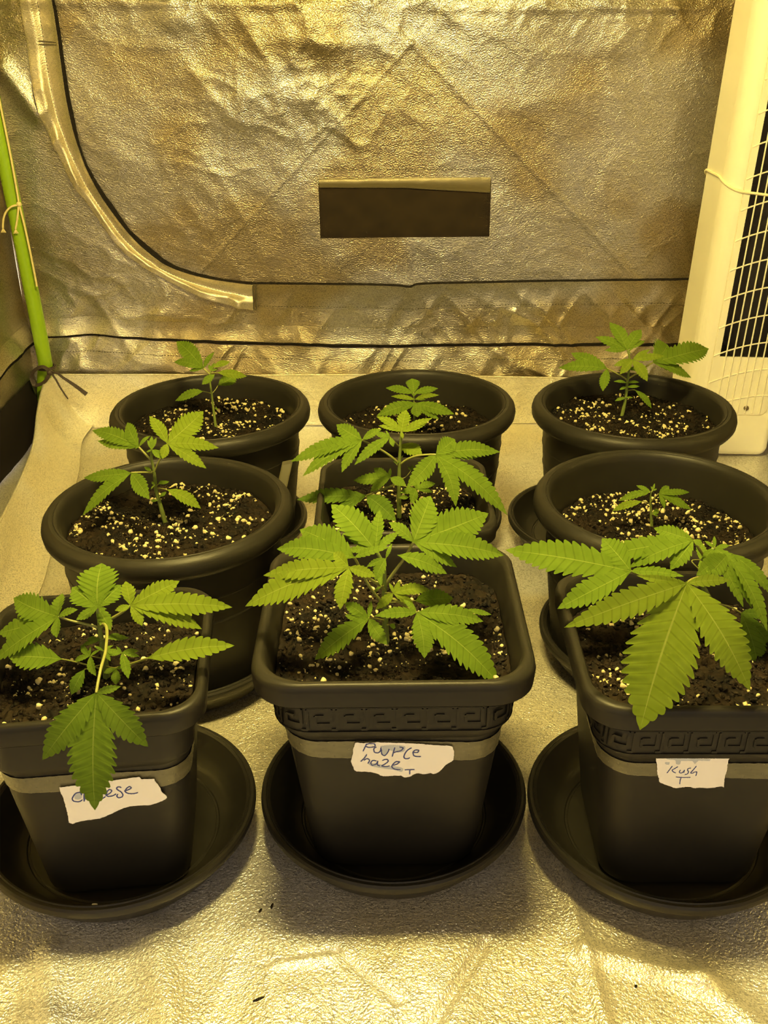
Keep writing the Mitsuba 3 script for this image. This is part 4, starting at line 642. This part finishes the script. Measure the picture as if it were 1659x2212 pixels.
def tape(k, zl, zr, wd, arc):
    M = SQ_SCALE[k]; us = np.arange(-arc, arc + 0.001, 0.004); P = []
    for u in us:
        zc = (zl + zr) / 2 + (zr - zl) * np.clip(u, -0.085, 0.085) / 0.17; wob = 0.0006 * math.sin(u * 90)
        P.append([sq_map(u, min((zc + wd * q) / M[2, 2], 0.1650), 0.0009 + 0.0005 * math.sin(u * 310 + q * 5) ** 2) for q in np.linspace(-0.5, 0.5, 6)])
    m = sheet(np.array(P), 0.0002); m.apply_transform(M); return m
tape_say = {'front_left': 'strip of clear yellowish tape around the cheese pot', 'front_middle': 'strip of clear yellowish tape around the purple haze pot', 'front_right': 'strip of clear yellowish tape around the kush pot'}
for k, zl, zr, wd in (('front_left', 0.1405, 0.1335, 0.0185), ('front_middle', 0.1525, 0.1455, 0.0205), ('front_right', 0.1480, 0.1425, 0.0185)):
    key = add('tape_strip', tape(k, zl, zr, wd, 0.15), 'm_tape', True); tag(key, tape_say[k], 'tape', 'tape strips around the square pots')
from shapely.geometry import Polygon, LineString, Point
from shapely import affinity
def on_face(k, xy, off):
    """points (x, z) on the front of the pot, in its own frame in metres -> world"""
    M = SQ_SCALE[k]; out = []
    rot = M[:3, :3] / np.linalg.norm(M[:3, :3], axis=0)
    for x, z in xy:
        y = -(0.073 + 0.1039 * ((z - 0.0066) / M[2, 2] - 0.008)) * M_s(k) - off
        out.append(rot @ np.array([x, y, 0]) + [M[0, 3], M[1, 3], z])
    return np.array(out)
def M_s(k): return np.linalg.norm(SQ_SCALE[k][:3, 0])
def plate(k, poly, off, th, step=0.004):
    poly = poly.segmentize(step) if hasattr(poly, 'segmentize') else poly
    m = trimesh.creation.extrude_polygon(poly, 1.0, engine='earcut')
    v = m.vertices.copy(); curl = 0.0
    a = on_face(k, v[:, :2], off); nrm = on_face(k, v[:, :2], off + th)
    w = v[:, 2:3]
    return trimesh.Trimesh(a * (1 - w) + nrm * w, m.faces[:, ::-1], process=False)
say = {'front_left': 'torn white paper label with blue handwriting cheese', 'front_middle': 'torn white paper label with smudged blue handwriting purple haze', 'front_right': 'small torn white paper label with blue handwriting kush'}
written = {'front_left': 'blue handwritten word cheese', 'front_middle': 'blue handwritten words purple haze T', 'front_right': 'blue handwritten word kush above a T'}
for k, (poly, strokes, smudges) in LABELS.items():
    r = np.random.default_rng(5); pts = resample([np.array(p) / 1e4 for p in poly + poly[:1]], 150)[:-1]
    pts = pts + (r.random(pts.shape) - 0.5) * 0.0005
    key = add('paper_label', plate(k, Polygon(pts).buffer(0), 0.0024, 0.0003), 'm_paper'); tag(key, say[k], 'label', 'handwritten paper labels on the pots')
    ms = []
    for st_ in strokes:
        L = resample(np.array(st_) / 1e4, 8 * len(st_))
        ms.append(plate(k, LineString(L).buffer(0.00052 if k != 'front_right' else 0.00036, quad_segs=3), 0.00285, 0.00015))
    add(key + '__handwriting', cat(ms), 'm_ink'); tag(key + '__handwriting', written[k])
    add(key + '__ink_smudge', cat([plate(k, Polygon(resample(np.array(q + q[:1]) / 1e4, 40)).buffer(0.0004), 0.00272, 0.00008) for q in smudges]), 'm_smudge'); tag(key + '__ink_smudge', 'pale blue smeared ink')

# clear plastic plant tag between the two left round pots
tc, tu, tv = np.array([-0.1225, 1.098, 0.172]), np.array([0.0062, 0.0006, 0.0010]), np.array([0.0052, 0.006, 0.0200])
tn = np.cross(tu, tv); tn /= np.linalg.norm(tn)
def tagbox(u0, u1, v0, v1, n0, n1):
    m = box(u0, u1, v0, v1, n0, n1); A = np.column_stack([tu, tv, tn * 0.001]); m.vertices = m.vertices @ A.T + tc; return m
add('plant_tag__stake', tagbox(-1, 1, -7.2, 1, -0.5, 0.5), 'm_tag'); add('plant_tag__border', cat([tagbox(-1.05, -0.78, -7.2, 1.05, -0.8, 0.9), tagbox(0.78, 1.05, -7.2, 1.05, -0.8, 0.9), tagbox(-1.05, 1.05, 0.84, 1.05, -0.8, 0.9)]), 'm_tape')
add('plant_tag__print', cat([tagbox(-0.35, 0.45, -0.62 + 0.16 * q, -0.56 + 0.16 * q, -0.9, -0.6) for q in range(4)]), 'm_tag_print')
tag('plant_tag', 'clear plastic plant tag standing between the two left round pots', 'plant tag')

# ---------------------------------------------------------------- tower fan
FW, FD, FH = 0.152, 0.125, 0.86
def fan_sec(w, d, r, n=10):
    """rounded rectangle section, x 0..w, y 0..d"""
    pts = []
    for cx, cy, a0 in ((w - r, r, -90), (w - r, d - r, 0), (r, d - r, 90), (r, r, 180)):
        for a in np.linspace(a0, a0 + 90, n): pts.append((cx + r * math.cos(math.radians(a)), cy + r * math.sin(math.radians(a))))
    return Polygon(pts)
FM = np.array(T().translate([0.5005, 1.530, 0.003]).rotate([0, 1, 0], 2.0).matrix, float).reshape(4, 4)
def fan_add(key, m, mt, smooth=False):
    m = m.copy(); m.apply_transform(FM); return add('tower_fan__' + key, m, mt, smooth)
import manifold3d as m3
def mani(poly, z0, z1):
    m = trimesh.creation.extrude_polygon(poly, z1 - z0, engine='earcut'); m.apply_translation((0, 0, z0))
    return m3.Manifold(m3.Mesh(np.asarray(m.vertices, np.float32), np.asarray(m.faces, np.uint32)))
def hull_round(x0, x1, y0, y1, z0, z1, r):
    sp = m3.Manifold.sphere(r, 20)
    return m3.Manifold.batch_hull([sp.translate((x, y, z)) for x in (x0 + r, x1 - r) for y in (y0 + r, y1 - r) for z in (z0 + r, z1 - r)])
body = mani(fan_sec(FW, FD, 0.028), 0.030, FH)
foot = m3.Manifold.batch_hull([mani(fan_sec(FW, FD, 0.028), 0.0, 0.034), mani(fan_sec(FW, FD, 0.028), 0.07, 0.075)])
lowr = hull_round(0.0, FW, 0.0, FD, 0.0, 0.09, 0.016)
cut = m3.Manifold.cube((0.094, 0.075, FH - 0.06 - 0.176)).translate((0.0385, -0.01, 0.176))
groove = m3.Manifold.cube((0.0014, 0.004, FH)).translate((0.0268, -0.002, 0.076)) + m3.Manifold.cube((0.0012, 0.004, FH)).translate((0.134, -0.002, 0.095)) + m3.Manifold.cube((0.095, 0.004, 0.0012)).translate((0.0268, -0.002, 0.0755))
g2 = (m3.Manifold.cylinder(0.006, 0.0125, 0.0125, 40) - m3.Manifold.cylinder(0.006, 0.0113, 0.0113, 40)).rotate((90, 0, 0)).translate((0.1225, 0.003, 0.0885)) ^ m3.Manifold.cube((0.02, 0.02, 0.0135)).translate((0.122, -0.01, 0.0755))
shell = (body + lowr) - cut - groove - g2
fan_add('housing', trimesh.Trimesh(*[np.asarray(q) for q in (shell.to_mesh().vert_properties[:, :3], shell.to_mesh().tri_verts)], process=False), 'm_plastic', 30)
fan_add('dark_interior', cat([box(0.0385, 0.1325, 0.060, 0.0645, 0.176, FH - 0.06), box(0.0386, 0.0394, 0.0015, 0.06, 0.176, FH - 0.06), box(0.1316, 0.1324, 0.0015, 0.06, 0.176, FH - 0.06), box(0.0385, 0.1325, 0.0015, 0.06, 0.1762, 0.177)]), 'm_dark_inside')
for i in range(8):
    x = 0.0395 + i * 0.0122 + 0.0085
    if x > 0.130: continue
    fan_add('grille_bar', tube(np.array([[x, -0.0012, 0.080], [x, -0.0012, FH - 0.05]]), 0.0012, 8), 'm_plastic', True)
z = 0.098
while z < FH - 0.07:
    t = np.linspace(0, 1, 16)
    P = np.stack([0.0285 + 0.1045 * t, np.full(16, -0.0004), z - 0.012 + 0.026 * np.sin(t * np.pi / 2) ** 0.9], -1)
    fan_add('grille_rib', tube(P, 0.0012, 8), 'm_plastic', True); z += 0.0455
sc = trimesh.creation.cylinder(0.0042, 0.003, sections=24); sc.apply_transform(trimesh.transformations.rotation_matrix(math.pi / 2, (1, 0, 0))); sc.apply_translation((0.098, -0.0006, 0.089))
sc2 = box(0.0953, 0.1007, -0.0026, -0.0018, 0.0884, 0.0896); sc3 = box(0.0974, 0.0986, -0.0026, -0.0018, 0.0863, 0.0917)
fan_add('screw', cat([sc, sc2, sc3]), 'm_screw'); tag('tower_fan__screw', 'small dark screw')
tag('tower_fan__dark_interior', 'dark inside of the fan behind the grille')
tag('tower_fan', 'white plastic tower fan standing in the back right corner', 'fan')
# cord tied around the fan
sec = np.array(fan_sec(FW + 0.004, FD + 0.004, 0.030).exterior.coords) - 0.002
cz = 0.436 - 0.16 * (sec[:, 0]) * 0.6 + 0.02 * np.sin(sec[:, 1] * 25)
m = tube(np.column_stack([sec, cz]), 0.0021, 8); m.apply_transform(FM)
add('cord', m, 'm_cord_white', True); tag('cord', 'pale yellow cord tied around the white tower fan', 'cord')
# its flex, doubled, lying beside the foot
for o in (0.0, 0.012):
    P = resample([(0.650 + o, 1.552 - o, 0.0055), (0.655 + o, 1.556 - o, 0.012), (0.667 + o, 1.570, 0.026), (0.684, 1.60, 0.03), (0.686, 1.66, 0.008)], 24)
    key = add('power_cable__strand', tube(P, 0.0042, 10), 'm_dark_inside', True)
tag('power_cable', 'doubled black power cable on the floor right of the tower fan', 'cable')

# ---------------------------------------------------------------- tent pole, its cord and strap
P = resample([(-0.622, 1.706, 0.012), (-0.614, 1.701, 0.085), (-0.602, 1.693, 0.125), (-0.6045, 1.690, 0.30), (-0.608, 1.688, 0.45), (-0.611, 1.686, 0.60), (-0.612, 1.686, 1.70)], 60)
add('tent_pole', tube(P, 0.0125, 20), 'm_pole', True); tag('tent_pole', 'bright green upright pole in the back left corner of the tent', 'pole')
cords = [[(-0.598, 1.674, 0.70), (-0.5955, 1.674, 0.556), (-0.593, 1.673, 0.484), (-0.592, 1.6715, 0.416), (-0.592, 1.671, 0.403)], [(-0.592, 1.670, 0.403), (-0.600, 1.668, 0.402), (-0.612, 1.668, 0.395), (-0.621, 1.669, 0.381), (-0.625, 1.670, 0.366)],
         [(-0.593, 1.671, 0.403), (-0.598, 1.670, 0.383), (-0.605, 1.671, 0.364)], [(-0.592, 1.671, 0.403), (-0.589, 1.672, 0.36), (-0.587, 1.672, 0.306), (-0.5865, 1.673, 0.268)]]
ms = [tube(resample(c_, 30), 0.0017, 7) for c_ in cords]; kn = trimesh.creation.icosphere(subdivisions=2, radius=0.0042); kn.apply_translation((-0.592, 1.6705, 0.404)); ms.append(kn)
for e in ((-0.625, 1.670, 0.366), (-0.605, 1.671, 0.364)):
    for q in range(5): ms.append(tube(np.array([e, (e[0] + 0.004 * (q - 2) / 2, e[1] - 0.001, e[2] - 0.007)]), 0.0006, 5))
add('cord_001', cat(ms), 'm_cord', True); tag('cord_001', 'thin knotted cord with frayed ends hanging down the green pole', 'cord')
def ribbon(pts, wd, up, th=0.0008):
    P = resample(pts, 40); t = np.gradient(P, axis=0); t /= np.linalg.norm(t, axis=1, keepdims=True); b = np.cross(t, up); b /= np.linalg.norm(b, axis=1, keepdims=True) + 1e-9
    w = np.broadcast_to(wd, (40,))[:, None] if np.ndim(wd) == 0 else np.array(wd)[:, None]
    return sheet(np.stack([P - b * w / 2, P, P + b * w / 2], 1), th)
ms = [ribbon([(-0.588, 1.670, 0.116), (-0.576, 1.664, 0.1165), (-0.561, 1.660, 0.107), (-0.546, 1.660, 0.095), (-0.526, 1.658, 0.078)], np.linspace(0.003, 0.0075, 40), (0.2, -1, 0.3)), ribbon([(-0.586, 1.668, 0.116), (-0.578, 1.662, 0.106), (-0.571, 1.660, 0.090), (-0.561, 1.660, 0.069)], np.linspace(0.004, 0.0022, 40), (0.2, -1, 0.3)),
      ribbon([(-0.588, 1.669, 0.116), (-0.600, 1.666, 0.127), (-0.613, 1.664, 0.121), (-0.620, 1.664, 0.106), (-0.616, 1.663, 0.094), (-0.604, 1.662, 0.097), (-0.589, 1.666, 0.113)], 0.008, (0.1, -0.5, 1))]
kn = trimesh.creation.icosphere(subdivisions=2, radius=0.0055); kn.apply_translation((-0.588, 1.668, 0.116)); ms.append(kn)
a = np.linspace(0, 2 * np.pi, 30); ms.append(tube(np.stack([-0.6005 + 0.0145 * np.cos(a), 1.692 + 0.0145 * np.sin(a), 0.118 + 0 * a], -1), 0.003, 6))
add('strap', cat(ms), 'm_strap', 40); tag('strap', 'black strap tied in a bow at the foot of the green pole', 'strap')

# ---------------------------------------------------------------- bits lying on the floor, and the lamp above
for i, (x, y, l, a) in enumerate(((-0.110, 0.598, 0.005, 1.2), (-0.1005, 0.603, 0.006, 1.4), (-0.102, 0.512, 0.010, 0.4), (0.195, 0.522, 0.003, 1.0))):
    m = trimesh.creation.icosphere(subdivisions=2); m.vertices *= np.array([l / 2, 0.0011, 0.0007]); m.apply_transform(trimesh.transformations.rotation_matrix(a, (0, 0, 1)))
    m.apply_translation((x, y, float(floor_d(np.array([x]), np.array([y]))[0]) + 0.0005)); key = add('debris_speck', m, 'm_crumb', True)
    tag(key, ('upright dark dirt speck nearest the purple haze saucer on its left', 'dark dirt speck just right of another below the purple haze saucer', 'dark slanted dirt crumb at the front edge of the silver floor', 'tiny dark dirt speck on the silver floor in front of the kush saucer')[i], 'dirt speck', 'dirt specks on the silver floor')
m = trimesh.creation.icosphere(subdivisions=1); m.vertices *= np.array([0.0026, 0.0011, 0.0005]); m.apply_translation((-0.243, 0.5795, 0.0283)); add('paper_scrap', m, 'm_paper'); tag('paper_scrap', 'tiny white scrap lying inside the front of the cheese saucer', 'paper scrap')
th = np.linspace(-0.80, 0.80, 24); xs = np.linspace(-0.24, 0.24, 10)
A, B = np.meshgrid(th, xs, indexing='ij')
add('grow_lamp__hood', sheet(np.stack([LAMP[0] + B, LAMP[1] + 0.15 * np.sin(A), LAMP[2] - 0.045 + 0.13 * np.cos(A)], -1), 0.001), 'm_hood', True)
c_ = trimesh.creation.cylinder(0.030, 0.26, sections=32); c_.apply_transform(trimesh.transformations.rotation_matrix(math.pi / 2, (0, 1, 0))); c_.apply_translation(LAMP)
scene['grow_lamp__bulb'] = {**ply(c_, 'm_bulb', 40), 'emitter': {'type': 'area', 'radiance': {'type': 'rgb', 'value': LAMP_RGB}}}
for s_ in (-1, 1): add('grow_lamp__hanger', tube(np.array([[LAMP[0] + 0.2 * s_, LAMP[1], LAMP[2] + 0.086], [LAMP[0] + 0.05 * s_, LAMP[1], ZT]]), 0.002, 6), 'm_dark_inside')
tag('grow_lamp', 'glowing tube lamp under a curved white hood hanging over the pots', 'lamp')
